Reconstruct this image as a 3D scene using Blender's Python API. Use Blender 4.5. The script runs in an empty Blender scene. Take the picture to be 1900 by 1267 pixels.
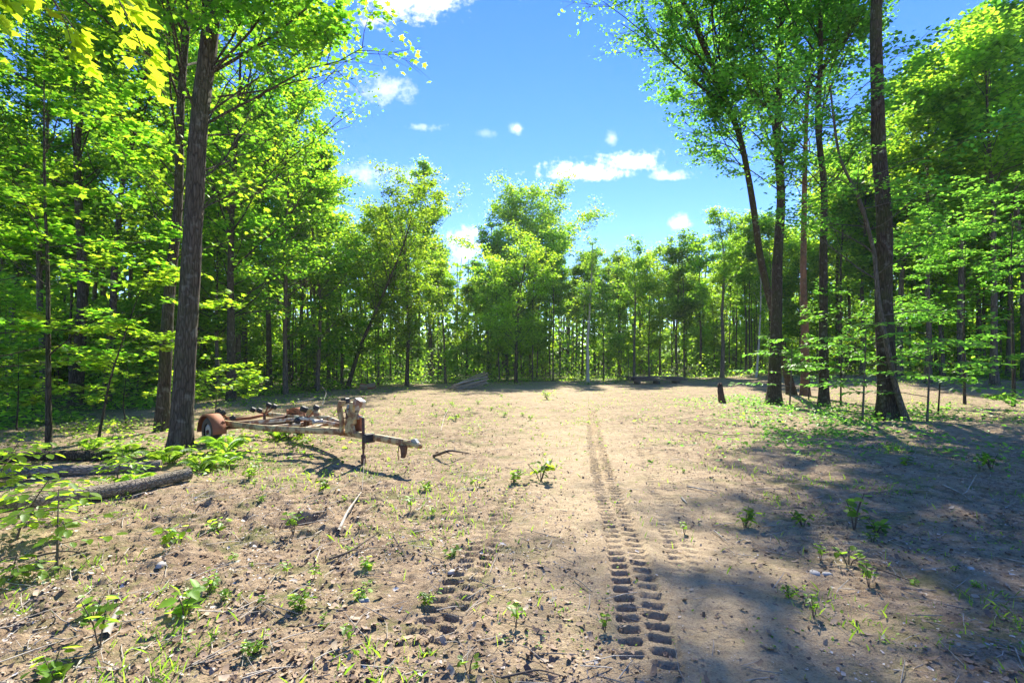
import bpy, math, random
import numpy as np
from mathutils import Vector, Matrix
random.seed(7)
rng = np.random.default_rng(7)
sc = bpy.context.scene
COL = sc.collection
R = math.radians

# ------------------------------------------------------------------ camera, world, sun, exposure
F = 950.0; HY = 675.0; CH = 1.7          # focal length in photo pixels, horizon row, camera height
cam_d = bpy.data.cameras.new("camera"); cam = bpy.data.objects.new("camera", cam_d); COL.objects.link(cam)
cam.location = (0, 0, CH); cam.rotation_euler = (R(90), 0, 0)
cam_d.sensor_width = 36; cam_d.lens = 18.0; cam_d.shift_y = (HY-633.5)/1900
cam_d.clip_start = 0.05; cam_d.clip_end = 3000
sc.camera = cam
SUN_AZ = R(10); SUN_EL = R(43)          # azimuth from +Y towards +X
sun_dir = Vector((math.sin(SUN_AZ)*math.cos(SUN_EL), math.cos(SUN_AZ)*math.cos(SUN_EL), math.sin(SUN_EL)))
ld = bpy.data.lights.new("sun", 'SUN'); ld.energy = 4.7; ld.angle = R(0.6); ld.color = (1, .93, .80)
lo = bpy.data.objects.new("sun", ld); COL.objects.link(lo)
lo.rotation_euler = sun_dir.to_track_quat('Z', 'Y').to_euler(); lo.location = (-20, 20, 40)
sc.view_settings.view_transform = 'Standard'; sc.view_settings.look = 'None'
sc.view_settings.gamma = 1; sc.view_settings.use_curve_mapping = False
sc.view_settings.exposure = 1.6
sc.cycles.max_bounces = 12; sc.cycles.diffuse_bounces = 8; sc.cycles.transmission_bounces = 9
sc.cycles.glossy_bounces = 2; sc.cycles.sample_clamp_indirect = 6
sc.cycles.caustics_reflective = False; sc.cycles.caustics_refractive = False

class NT:
    def __init__(s, tree): s.t = tree; s.n = tree.nodes; s.l = tree.links
    def add(s, typ, **kw):
        nd = s.n.new(typ)
        for k, v in kw.items():
            if k == 'inp':
                for a, b in v.items():
                    if isinstance(b, bpy.types.NodeSocket): s.l.new(b, nd.inputs[a])
                    else: nd.inputs[a].default_value = b
            else: setattr(nd, k, v)
        return nd
    def m(s, op, a, b=None, c=None, clamp=False):
        nd = s.add('ShaderNodeMath', operation=op, use_clamp=clamp)
        for i, v in enumerate((a, b, c)):
            if v is None: continue
            if isinstance(v, bpy.types.NodeSocket): s.l.new(v, nd.inputs[i])
            else: nd.inputs[i].default_value = v
        return nd.outputs[0]
    def mix(s, f, a, b, blend='MIX'):
        nd = s.add('ShaderNodeMix', data_type='RGBA', blend_type=blend, clamp_factor=True)
        for i, v in ((0, f), (6, a), (7, b)):
            if isinstance(v, bpy.types.NodeSocket): s.l.new(v, nd.inputs[i])
            elif i: nd.inputs[i].default_value = (*v, 1)
            else: nd.inputs[i].default_value = v
        return nd.outputs[2]
    def ramp(s, f, stops, interp='LINEAR'):
        nd = s.add('ShaderNodeValToRGB'); s.l.new(f, nd.inputs[0]); cr = nd.color_ramp; cr.interpolation = interp
        while len(cr.elements) < len(stops): cr.elements.new(.5)
        for e, (p, c) in zip(cr.elements, stops):
            e.position = p; e.color = (*c, 1) if len(c) == 3 else c
        return nd.outputs[0]
    def noise(s, vec, scale, detail=3, rough=.5, dist=0):
        nd = s.add('ShaderNodeTexNoise', inp={'Scale': scale, 'Detail': detail, 'Roughness': rough, 'Distortion': dist})
        if vec is not None: s.l.new(vec, nd.inputs['Vector'])
        return nd.outputs['Fac']

w = bpy.data.worlds.new("World"); sc.world = w; w.use_nodes = True
N = NT(w.node_tree); N.n.clear()
sky = N.add('ShaderNodeTexSky', sky_type='NISHITA', sun_disc=False)
sky.sun_elevation = SUN_EL; sky.sun_rotation = SUN_AZ
sky.air_density = 1.0; sky.dust_density = 0.0; sky.ozone_density = 3.0; sky.altitude = 200
hs = N.add('ShaderNodeHueSaturation', inp={'Hue': .520, 'Saturation': 1.3, 'Value': 1.0, 'Color': sky.outputs[0]})
tc = N.add('ShaderNodeTexCoord'); sep = N.add('ShaderNodeSeparateXYZ', inp={0: tc.outputs['Generated']})
yy = N.m('MAXIMUM', sep.outputs[1], .02)
u = N.m('DIVIDE', sep.outputs[0], yy); v = N.m('DIVIDE', sep.outputs[2], yy)
cmb = N.add('ShaderNodeCombineXYZ', inp={0: u, 1: v, 2: 0.0}).outputs[0]
nz = N.noise(cmb, 11, 5, .55); nz2 = N.noise(cmb, 34, 4, .6)
nz3 = N.noise(cmb, 90, 4, .6)
nn = N.m('ADD', N.m('MULTIPLY', N.m('SUBTRACT', nz, .5), 3.2), N.m('ADD', N.m('MULTIPLY', N.m('SUBTRACT', nz2, .5), 2.6), N.m('MULTIPLY', N.m('SUBTRACT', nz3, .5), 1.6)))
dens = None
# clouds of the sky: azimuth/elevation tangents, half sizes, strength, flatness of the base
for (px, py, hw, hh, st, flat) in [(765, -4, 125, 56, 1, 0), (1085, 325, 118, 30, 1, 1), (1165, 308, 62, 28, 1, 1), (868, 455, 34, 48, .9, 0),
                                   (1262, 415, 24, 17, .9, 0), (958, 238, 14, 14, .6, 0), (1135, 256, 13, 17, .4, 0), (705, 168, 80, 30, .42, 0),
                                   (670, 322, 150, 30, .40, 0), (785, 236, 42, 9, .35, 0), (640, 455, 60, 40, .8, 0), (1020, 350, 40, 12, .3, 0), (905, 248, 22, 10, .2, 0),
                                   (1240, 330, 60, 14, .5, 1), (560, 360, 60, 70, .5, 0)]:
    cu, cv = (px-950)/F, (HY-py)/F
    du = N.m('DIVIDE', N.m('SUBTRACT', u, cu), hw/F); dv = N.m('DIVIDE', N.m('SUBTRACT', v, cv), hh/F)
    if flat: dv = N.m('MAXIMUM', dv, N.m('MULTIPLY', dv, -2.6))
    d2 = N.m('ADD', N.m('MULTIPLY', du, du), N.m('MULTIPLY', dv, dv))
    e = N.m('SUBTRACT', 1.0, N.m('SQRT', d2))
    e = N.m('ADD', e, N.m('MULTIPLY', nn, .75 if hw > 30 else .5))
    e = N.add('ShaderNodeMapRange', interpolation_type='SMOOTHSTEP', inp={0: e, 1: -.05, 2: 1.15, 3: 0.0, 4: st}).outputs[0]
    dens = e if dens is None else N.m('MAXIMUM', dens, e)
dens = N.m('MULTIPLY', dens, N.m('GREATER_THAN', sep.outputs[1], .05))
cloudc = N.mix(nz2, (8.4, 8.4, 8.8), (6.4, 6.7, 7.4))
skyc = N.mix(dens, hs.outputs[0], cloudc)
bg = N.add('ShaderNodeBackground', inp={0: skyc, 1: 0.098})
out = N.add('ShaderNodeOutputWorld', inp={0: bg.outputs[0]})

# ------------------------------------------------------------------ helpers
def ss(a, b, x):
    t = np.clip((x-a)/(b-a), 0, 1); return t*t*(3-2*t)

def vnoise(x, y, seed=0):
    x = np.asarray(x, float); y = np.asarray(y, float)
    xi = np.floor(x).astype(np.int64); yi = np.floor(y).astype(np.int64)
    fx = x-xi; fy = y-yi; fx = fx*fx*(3-2*fx); fy = fy*fy*(3-2*fy)
    def h(a, b):
        n = (a*374761393 + b*668265263 + seed*974711) & 0xffffffff
        n = ((n ^ (n >> 13))*1274126177) & 0xffffffff
        n = n ^ (n >> 16)
        return (n & 0xffff)/65535.0
    return (h(xi, yi)*(1-fx)+h(xi+1, yi)*fx)*(1-fy)+(h(xi, yi+1)*(1-fx)+h(xi+1, yi+1)*fx)*fy

def terrain(x, y):
    x = np.asarray(x, float); y = np.asarray(y, float)
    z = 0.75*ss(8, 30, x)*ss(18, 36, y) + .12*ss(25, 45, y)
    z = z + 4*ss(75, 130, np.hypot(x, y))
    z = z + .10*(vnoise(x*.13+3, y*.13+9, 1)-.5)*ss(2, 12, np.hypot(x, y))
    return z

def ground(px, py):
    """point of the terrain seen at photo pixel (px, py)"""
    d = CH*F/(py-HY)
    for _ in range(30):
        z = float(terrain((px-950)/F*d, d)); d = .5*d+.5*(CH-z)*F/(py-HY)
    return Vector(((px-950)/F*d, d, float(terrain((px-950)/F*d, d))))

def P(px, py, d): return Vector(((px-950)/F*d, d, CH-(py-HY)/F*d))
def TZ(x, y): return float(terrain(x, y))

def mk_mesh(name, V, parts, smooth=False, mats=None, attrs=None):
    V = np.asarray(V, np.float32); me = bpy.data.meshes.new(name)
    me.vertices.add(len(V)); me.vertices.foreach_set('co', V.ravel())
    parts = [np.asarray(p, np.int32) for p in parts if len(p)]
    loops = np.concatenate([p.ravel() for p in parts]); tot = np.concatenate([np.full(len(p), p.shape[1], np.int32) for p in parts])
    st = np.concatenate([[0], np.cumsum(tot)[:-1]]).astype(np.int32)
    me.loops.add(len(loops)); me.loops.foreach_set('vertex_index', loops)
    me.polygons.add(len(tot)); me.polygons.foreach_set('loop_start', st)
    try: me.polygons.foreach_set('loop_total', tot)
    except Exception: pass
    if smooth: me.polygons.foreach_set('use_smooth', np.ones(len(tot), bool))
    if mats is not None: me.materials.append(mats)
    for k, a in (attrs or {}).items():
        at = me.attributes.new(k, 'FLOAT', 'POINT'); at.data.foreach_set('value', np.asarray(a, np.float32))
    me.update(calc_edges=True)
    return me

def link(name, me, parent=None, loc=None, rot=None, scale=None, kind=None, label=None):
    o = bpy.data.objects.new(name, me); COL.objects.link(o)
    if parent is not None: o.parent = parent
    if loc is not None: o.location = loc
    if rot is not None: o.rotation_euler = rot
    if scale is not None: o.scale = scale if hasattr(scale, '__len__') else (scale,)*3
    if kind: o['kind'] = kind
    if label: o['label'] = label
    return o
def tag(o, label, cat=None, group=None, kind=None):
    o['label'] = label
    if cat: o['category'] = cat
    if group: o['group'] = group
    if kind: o['kind'] = kind
    return o
def thing(name, label, cat, loc=(0, 0, 0), rz=0, group=None, scale=1):
    o = bpy.data.objects.new(name, None); COL.objects.link(o); o.empty_display_size = .2
    o.location = loc; o.rotation_euler = (0, 0, rz); o.scale = (scale,)*3
    return tag(o, label, cat, group)
def dup(root, loc, rz=0, scale=1, label=None, group=None, tilt=(0, 0)):
    r = root.copy(); COL.objects.link(r); r.location = loc; r.rotation_euler = (tilt[0], tilt[1], rz)
    r.scale = scale if hasattr(scale, '__len__') else (scale,)*3
    if label: r['label'] = label
    if group: r['group'] = group
    for ch in list(root.children):
        c = ch.copy(); COL.objects.link(c); c.parent = r
        for g in list(ch.children):
            e = g.copy(); COL.objects.link(e); e.parent = c
    return r

def tubes(Pa, Ra, s=5, rough=0, seed=0):
    """n tubes of k rings; returns verts, quads"""
    Pa = np.asarray(Pa, float); Ra = np.asarray(Ra, float)
    n, k = Pa.shape[:2]
    T = np.gradient(Pa, axis=1); T /= np.linalg.norm(T, axis=2, keepdims=True)+1e-9
    ov = Pa[:, -1]-Pa[:, 0]; ov /= np.linalg.norm(ov, axis=1, keepdims=True)+1e-9
    ref = np.where(np.abs(ov[:, 2:3]) > .7, np.array([[1., 0, 0]]), np.array([[0, 0, 1.]]))[:, None, :]
    A = np.cross(T, np.broadcast_to(ref, T.shape)); A /= np.linalg.norm(A, axis=2, keepdims=True)+1e-9
    B = np.cross(T, A)
    th = np.linspace(0, 2*np.pi, s, endpoint=False)
    rr = Ra[:, :, None]*np.ones(s)
    if rough: rr = rr*(1+rough*(np.random.default_rng(seed).random(rr.shape)-.5))
    V = Pa[:, :, None, :]+rr[..., None]*(np.cos(th)[None, None, :, None]*A[:, :, None, :]+np.sin(th)[None, None, :, None]*B[:, :, None, :])
    i = np.arange(k-1)[:, None]*s; j = np.arange(s)[None, :]; j2 = (j+1) % s
    q = np.stack([i+j, i+j2, i+s+j2, i+s+j], -1).reshape(-1, 4)
    Q = (np.arange(n)[:, None, None]*(k*s)+q[None]).reshape(-1, 4)
    return V.reshape(-1, 3), Q
def merge(lst):
    Vs, Qs, o = [], [], 0
    for V, Q in lst:
        Vs.append(V); Qs.append(np.asarray(Q)+o); o += len(V)
    return np.concatenate(Vs), np.concatenate(Qs)
def spline(pts, n):
    pts = np.asarray([tuple(p) for p in pts], float)
    d = np.concatenate([[0], np.cumsum(np.linalg.norm(np.diff(pts, axis=0), axis=1))])
    # smooth by fine linear sampling and averaging
    t = np.linspace(0, d[-1], n*4); q = np.stack([np.interp(t, d, pts[:, i]) for i in range(3)], 1)
    kk = max(3, (n*4//(len(pts)*2)) | 1); pad = np.concatenate([np.repeat(q[:1], kk//2, 0)+(q[:1]-q[kk//2:0:-1]), q, np.repeat(q[-1:], kk//2, 0)+(q[-1:]-q[-2:-2-kk//2:-1])]) if kk//2 > 0 else q
    sm = np.stack([np.convolve(pad[:, i], np.ones(kk)/kk, 'valid') for i in range(3)], 1)
    return sm[np.linspace(0, len(sm)-1, n).astype(int)]

# leaf templates, length 1 along +Y, face up +Z
LEAF2 = (np.array([[0, 0, 0], [.42, .5, .07], [0, 1, -.05], [-.42, .42, .07]]), np.array([[0, 1, 2], [0, 2, 3]]))
LEAF4 = (np.array([[0, 0, 0], [.33, .28, .06], [.27, .68, .05], [0, 1, -.08], [-.27, .68, .05], [-.33, .28, .06]]), np.array([[0, 1, 2], [0, 2, 3], [0, 3, 4], [0, 4, 5]]))
_m = [(0, 0), (.16, -.06), (.46, .02), (.30, .20), (.58, .52), (.28, .48), (.24, .62), (0, 1.02), (-.24, .62), (-.28, .48), (-.58, .52), (-.30, .20), (-.46, .02), (-.16, -.06)]
MAPLE = (np.array([[0, .3, .05]]+[(x, y, -.16*(abs(x)**1.3)-.10*max(0, y-.6)) for x, y in _m]), np.array([[0, i, i % 14+1] for i in range(1, 15)]))
_m2 = [(0, 0), (.45, .02), (.28, .22), (.55, .55), (.22, .55), (0, 1.0), (-.22, .55), (-.55, .55), (-.28, .22), (-.45, .02)]
MAPLE_MID = (np.array([(x, y, -.14*abs(x)-.06*y) for x, y in _m2]), np.array([[0, 1, 2], [0, 2, 4], [2, 3, 4], [0, 4, 5], [0, 5, 6], [6, 7, 8], [0, 6, 8], [0, 8, 9]]))

def leaves(pos, size, tpl, g, tilt=.45, droop=.15, heading=None):
    n = len(pos); V0, Tt = tpl
    nr = np.stack([g.normal(0, tilt, n), g.normal(0, tilt, n), np.ones(n)], 1); nr /= np.linalg.norm(nr, axis=1, keepdims=True)
    a = g.uniform(0, 2*np.pi, n) if heading is None else heading+g.normal(0, .6, n)
    h = np.stack([np.cos(a), np.sin(a), -np.abs(g.normal(droop, droop, n))], 1)
    X = np.cross(h, nr); X /= np.linalg.norm(X, axis=1, keepdims=True); Y = np.cross(nr, X)
    s = (size*g.uniform(.6, 1.3, n))[:, None, None]
    V = pos[:, None, :]+s*(V0[None, :, 0:1]*X[:, None]+V0[None, :, 1:2]*Y[:, None]+V0[None, :, 2:3]*nr[:, None])
    T = (np.arange(n)[:, None, None]*len(V0)+Tt[None]).reshape(-1, 3)
    return V.reshape(-1, 3), T

def trunk_mesh(path, r0, r1, s=16, flare=.5, ridge=.05, g=rng, lumps=.06):
    k = len(path)
    hgt = np.linspace(0, 1, k); L = np.linalg.norm(np.diff(path, axis=0), axis=1).sum(); zz = hgt*L
    r = r0+(r1-r0)*hgt**.85
    r = r*(1+flare*np.exp(-zz/.28)*1.0)
    V, Q = tubes(path[None], r[None], s)
    V = V.reshape(k, s, 3); th = np.arange(s)*2*np.pi/s
    sd = int(g.integers(1000))
    lobe = 1+(flare*.45*np.exp(-zz/.35))[:, None]*np.cos(th*5+sd)[None]*.6
    nzv = vnoise((np.cos(th)*2.2+5)[None]+zz[:, None]*.0, (np.sin(th)*2.2)[None]+zz[:, None]*.9, sd)-.5
    rd = vnoise((np.arange(s)*1.7)[None]+0*zz[:, None]+.35*vnoise(zz*1.3, zz*0, sd)[:, None], zz[:, None]*2.6+0*th[None], sd+1)-.5
    f = lobe*(1+lumps*2*nzv)+ridge*2*rd
    V = path[:, None]+(V-path[:, None])*f[..., None]
    V[0, :, 2] -= .25
    return V.reshape(-1, 3), Q

def rot_about(v, ax, ang):
    c, s_ = np.cos(ang)[:, None], np.sin(ang)[:, None]
    return v*c+np.cross(ax, v)*s_+ax*(np.sum(ax*v, 1)[:, None])*(1-c)
def norm(v): return v/(np.linalg.norm(v, axis=-1, keepdims=True)+1e-9)

def branch_set(start, dirn, length, r, g, k=5, curve=.18, up=0.0):
    n = len(start); t = np.linspace(0, 1, k)
    Pn = np.zeros((n, k, 3)); Pn[:, 0] = start; d = dirn.copy(); seg = (length/(k-1))[:, None]
    for i in range(1, k):
        d = norm(d+g.normal(0, curve, (n, 3))+np.array([0, 0, up])); Pn[:, i] = Pn[:, i-1]+d*seg
    Rr = r[:, None]*(1-.75*t[None])
    return Pn, Rr

def make_tree(seed, path, r0, crown_lo, crown_r, n_limb, n_leaf, leaf, tpl, r1=None, elev=(20, 60), sides=14, flare=.5, top_shape=1.3,
              limb_up=.06, bias=None, cull=None, leaf_tilt=.45, sub=6, spread=.16, vspread=.07, low_shape=.6, wide=2, ridge=.05, rings=None, keep_top=True, bare=0):
    g = np.random.default_rng(seed)
    path = np.asarray([tuple(p) for p in path], float); base = path[0].copy(); path = path-base
    H = path[-1, 2]; k = rings or max(12, int(H*2)); pth = spline(path, k)
    wob = np.stack([vnoise(np.linspace(0, H*.35, k), np.zeros(k)+i*7, seed) for i in range(2)], 1)-.5
    wob *= (np.minimum(1, np.linspace(0, 3, k)))[:, None]*.22; pth[:, :2] += wob-wob[0]
    r1 = r1 if r1 is not None else r0*.12
    tv = trunk_mesh(pth, r0, r1, sides, flare, ridge, g)
    # limbs
    t = crown_lo+(1-crown_lo)*np.sort(g.random(n_limb)**.9)*.97
    idx = t*(k-1); i0 = np.clip(idx.astype(int), 0, k-2); fr = (idx-i0)[:, None]
    st = pth[i0]*(1-fr)+pth[i0+1]*fr
    az = np.arange(n_limb)*2.399+g.normal(0, .5, n_limb)
    if bias is not None:
        m = g.random(n_limb) < bias[1]; az = np.where(m, bias[0]+g.normal(0, .55, n_limb), az)
    el = np.radians(g.uniform(elev[0], elev[1], n_limb)+14*t)
    c = (t-crown_lo)/(1-crown_lo)
    prof = (low_shape+(1-low_shape)*ss(0, .35, c))*np.sqrt(np.clip(1-(np.maximum(c-.3, 0)/.74)**2, .08, 1))
    Ln = crown_r*prof*g.uniform(.58, 1.28, n_limb)
    dr = np.stack([np.cos(az)*np.cos(el), np.sin(az)*np.cos(el), np.sin(el)], 1)
    rt = r0+(r1-r0)*t
    LP, LR = branch_set(st, dr, Ln, np.minimum(rt*.4, .006+Ln*.0062), g, 7, .13, limb_up)
    br = [tubes(LP, LR, 5)]
    # sub branches
    ns = sub; m = n_limb*ns; li = np.repeat(np.arange(n_limb), ns)
    ft = g.uniform(.22, 1, m); ix = ft*6; a0 = np.clip(ix.astype(int), 0, 5); f2 = (ix-a0)[:, None]
    s2 = LP[li, a0]*(1-f2)+LP[li, a0+1]*f2; d0 = norm(LP[li, a0+1]-LP[li, a0])
    ax = norm(np.stack([g.normal(0, .35, m), g.normal(0, .35, m), np.ones(m)], 1))
    ang = g.uniform(.35, 1.15, m)*np.where(g.random(m) < .5, 1, -1)
    d2 = norm(rot_about(d0, ax, ang)*np.array([1, 1, .55])+np.array([0, 0, .06]))
    L2 = Ln[li]*g.uniform(.28, .5, m)*(1.15-ft*.55)
    SP, SR = branch_set(s2, d2, L2, np.minimum(LR[li, 0]*.35, .006+L2*.011), g, 4, .17, .02)
    br.append(tubes(SP, SR, 3))
    # twigs
    nt = 4; m3 = m*nt; si = np.repeat(np.arange(m), nt)
    ft = g.uniform(.3, 1, m3); ix = ft*3; a0 = np.clip(ix.astype(int), 0, 2); f2 = (ix-a0)[:, None]
    s3 = SP[si, a0]*(1-f2)+SP[si, a0+1]*f2; d0 = norm(SP[si, a0+1]-SP[si, a0])
    ang = g.uniform(.4, 1.2, m3)*np.where(g.random(m3) < .5, 1, -1)
    d3 = norm(rot_about(d0, np.tile(np.array([[0, 0, 1.]]), (m3, 1)), ang)*np.array([1, 1, .4])+np.array([0, 0, -.04]))
    L3 = L2[si]*g.uniform(.35, .75, m3)
    TP, TR = branch_set(s3, d3, L3, .004+L3*.004, g, 3, .15, -.02)
    if bare: br.append(tubes(TP, TR, 3))
    # leaves
    wgt = L3*g.uniform(.3, 1, m3)**1.5; cdf = np.cumsum(wgt)/wgt.sum()
    pick = np.searchsorted(cdf, g.random(n_leaf)); pick = np.clip(pick, 0, m3-1)
    ft = g.uniform(0, 1.05, n_leaf)*2; a0 = np.clip(ft.astype(int), 0, 1); f2 = (ft-a0)[:, None]
    pos = TP[pick, a0]*(1-f2)+TP[pick, a0+1]*f2
    pos = pos+g.normal(0, 1, (n_leaf, 3))*np.array([spread, spread, vspread])
    if cull is not None: pos = pos[cull(pos+base, g)]
    hd = np.arctan2(d3[pick][:, 1], d3[pick][:, 0])[:len(pos)] if cull is None else None
    lv = leaves(pos, leaf, tpl, g, leaf_tilt, .2, hd)
    return Vector(base), tv, merge(br), lv

def build_tree(name, label, data, bark, leafm, cat='tree', group=None, **kw):
    base, tv, bv, lv = data
    o = thing(name, label, cat, base, 0, group)
    link('trunk', mk_mesh('trunk', tv[0], [tv[1]], True, bark), o)
    link('branches', mk_mesh('branches', bv[0], [bv[1]], True, bark), o, kind='stuff')
    link('crown', mk_mesh('crown', lv[0], [lv[1]], False, leafm), o, kind='stuff')
    return o

# ------------------------------------------------------------------ materials
def new_mat(name):
    m = bpy.data.materials.new(name); m.use_nodes = True; n = NT(m.node_tree); n.n.clear()
    o = n.add('ShaderNodeOutputMaterial'); return m, n, o
def leaf_mat(name, top, thru, mixf=.5, var=.5, yellow=(.5, .5, .03)):
    m, n, o = new_mat(name)
    geo = n.add('ShaderNodeNewGeometry'); oi = n.add('ShaderNodeObjectInfo')
    rnd = geo.outputs['Random Per Island']
    k = n.m('ADD', .50, n.m('MULTIPLY', rnd, .72))
    k = n.m('MULTIPLY', k, n.m('ADD', .8, n.m('MULTIPLY', oi.outputs['Random'], .4)))
    tcd = n.add('ShaderNodeTexCoord'); big = n.noise(tcd.outputs['Object'], .55, 2)
    yel = n.m('MULTIPLY', n.ramp(n.m('ADD', n.m('MULTIPLY', big, .7), n.m('MULTIPLY', rnd, .35)), [(.42, (0, 0, 0)), (.75, (1, 1, 1))]), var)
    c1 = n.mix(yel, top, tuple(a*1.4 for a in top)); c2 = n.mix(yel, thru, yellow)
    kk = n.add('ShaderNodeCombineColor', inp={0: k, 1: k, 2: k}).outputs[0]
    c1 = n.mix(1.0, c1, kk, 'MULTIPLY'); c2 = n.mix(1.0, c2, kk, 'MULTIPLY')
    d = n.add('ShaderNodeBsdfDiffuse', inp={0: c1}); t = n.add('ShaderNodeBsdfTranslucent', inp={0: c2})
    gl = n.add('ShaderNodeBsdfGlossy', inp={0: (.5, .55, .5, 1), 1: .42})
    mx = n.add('ShaderNodeMixShader', inp={0: mixf, 1: d.outputs[0], 2: t.outputs[0]})
    mx2 = n.add('ShaderNodeMixShader', inp={0: .045, 1: mx.outputs[0], 2: gl.outputs[0]})
    n.l.new(mx2.outputs[0], o.inputs[0]); return m
def bark_mat(name, a, b, scale=1, moss=.0, bump=.6, red=None, st=(1, 1, .16)):
    m, n, o = new_mat(name)
    tcd = n.add('ShaderNodeTexCoord'); mp = n.add('ShaderNodeMapping', inp={0: tcd.outputs['Object'], 3: st})
    n1 = n.noise(mp.outputs[0], 26*scale, 5, .65, .4)
    vo = n.add('ShaderNodeTexVoronoi', feature='DISTANCE_TO_EDGE', inp={'Vector': mp.outputs[0], 'Scale': 22*scale})
    cr = n.ramp(vo.outputs['Distance'], [(0, (0, 0, 0)), (.16, (1, 1, 1))])
    big = n.noise(tcd.outputs['Object'], 1.3, 4, .6)
    c = n.mix(n.ramp(n1, [(.3, (0, 0, 0)), (.7, (1, 1, 1))]), a, b)
    c = n.mix(n.m('MULTIPLY', n.m('SUBTRACT', 1.0, cr), .65), c, tuple(x*.35 for x in a))
    if moss: c = n.mix(n.m('MULTIPLY', n.ramp(big, [(.45, (0, 0, 0)), (.62, (1, 1, 1))]), moss), c, (.07, .10, .03))
    if red: c = n.mix(n.ramp(big, [(.42, (0, 0, 0)), (.6, (1, 1, 1))]), c, red)
    spots = n.noise(tcd.outputs['Object'], 5.5, 3, .6)
    c = n.mix(n.m('MULTIPLY', n.ramp(spots, [(.58, (0, 0, 0)), (.66, (1, 1, 1))]), .3), c, (.30, .31, .27))
    bp = n.add('ShaderNodeBump', inp={'Strength': min(1, bump*1.5), 'Distance': .045, 'Height': n.m('ADD', n.m('MULTIPLY', cr, .6), n1)})
    p = n.add('ShaderNodeBsdfPrincipled', inp={'Base Color': c, 'Roughness': .9, 'Normal': bp.outputs[0]})
    p.inputs['Specular IOR Level'].default_value = .12
    n.l.new(p.outputs[0], o.inputs[0]); return m
def plain_mat(name, c, rough=.7, metal=0, var=.25, scale=8, c2=None, th=(.45, .6), bump=.2, bs=40):
    m, n, o = new_mat(name); tcd = n.add('ShaderNodeTexCoord')
    nz = n.noise(tcd.outputs['Object'], scale, 5, .65)
    cc = n.mix(n.ramp(nz, [(th[0], (0, 0, 0)), (th[1], (1, 1, 1))]), c, c2 or tuple(x*(1-var) for x in c))
    fine = n.noise(tcd.outputs['Object'], bs, 4, .6)
    cc = n.mix(n.m('MULTIPLY', fine, .35), cc, tuple(x*.45 for x in c))
    bp = n.add('ShaderNodeBump', inp={'Strength': bump, 'Distance': .01, 'Height': fine})
    p = n.add('ShaderNodeBsdfPrincipled', inp={'Base Color': cc, 'Roughness': rough, 'Metallic': metal, 'Normal': bp.outputs[0]})
    n.l.new(p.outputs[0], o.inputs[0]); return m

M = dict(
    maple=leaf_mat('maple_leaf', (.075, .18, .026), (.28, .74, .035), .6, .8, (.66, .78, .03)),
    far=leaf_mat('far_leaf', (.095, .22, .040), (.40, .83, .045), .62, .85, (.68, .86, .04)),
    beech=leaf_mat('beech_leaf', (.09, .22, .040), (.28, .78, .07), .58, .6, (.50, .76, .05)),
    sunny=leaf_mat('sunny_leaf', (.09, .20, .024), (.46, .84, .035), .62, .85, (.72, .86, .035)),
    deep=leaf_mat('deep_leaf', (.08, .20, .040), (.26, .72, .06), .58, .6, (.46, .70, .04)),
    shrub=leaf_mat('seedling_leaf', (.10, .22, .03), (.42, .80, .05), .6, .8, (.66, .82, .05)),
    bark=bark_mat('maple_bark', (.070, .060, .046), (.145, .125, .098), 1, .25),
    bark_grey=bark_mat('grey_bark', (.12, .105, .085), (.22, .20, .165), 1.1, .3),
    bark_dark=bark_mat('dark_bark', (.055, .045, .034), (.12, .098, .075), 1, .45),
    bark_red=bark_mat('reddish_bark', (.14, .09, .06), (.25, .17, .12), 1.1, 0, .6, (.30, .16, .10)),
    bark_far=bark_mat('far_bark', (.085, .072, .055), (.17, .148, .115), .6, .2, .3),
    birch=bark_mat('birch_bark', (.42, .40, .36), (.62, .60, .55), .8, 0, .2),
    log=bark_mat('log_bark', (.22, .18, .14), (.38, .33, .27), 1.2, .3, .5, None, (.14, 1, 1)),
    cut=plain_mat('cut_wood', (.42, .33, .22), .8, 0, .3, 30),
    rot=plain_mat('rotten_wood', (.10, .055, .035), .9, 0, .5, 20),
    board=plain_mat('weathered_board', (.42, .38, .33), .85, 0, .35, 6),
    board_dark=plain_mat('dark_board', (.13, .12, .11), .85, 0, .4, 6),
    stick=plain_mat('bleached_stick', (.42, .38, .32), .8, 0, .4, 15),
    stick_dark=plain_mat('dark_stick', (.12, .09, .065), .85, 0, .4, 15),
    paint=plain_mat('peeling_white_paint', (.56, .53, .43), .6, 0, .2, 7, (.25, .10, .04), (.45, .54), .4),
    rustpaint=plain_mat('rusty_cream_paint', (.46, .38, .19), .65, 0, .2, 8, (.22, .095, .04), (.47, .56), .5),
    rust=plain_mat('orange_rust', (.36, .13, .055), .8, 0, .35, 6, (.24, .085, .04), (.4, .7), .4),
    darkrust=plain_mat('dark_rust', (.13, .06, .035), .8, 0, .4, 14),
    rubber=plain_mat('black_rubber', (.022, .022, .025), .6, 0, .3, 20),
    galv=plain_mat('dull_galvanised', (.42, .44, .46), .5, .3, .3, 15),
    stone=plain_mat('pale_stone', (.45, .42, .38), .8, 0, .3, 10),
)
M['chip'] = plain_mat('bleached_chips', (.66, .61, .54), .75, 0, .4, 3, (.42, .35, .27), (.50, .60))
M['litter'] = plain_mat('dead_leaves', (.34, .25, .16), .8, 0, .5, 2.2, (.20, .13, .08), (.42, .58))
M['clod'] = plain_mat('dark_clods', (.13, .085, .055), .95, 0, .4, 4, (.20, .14, .095), (.45, .55))

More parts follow.
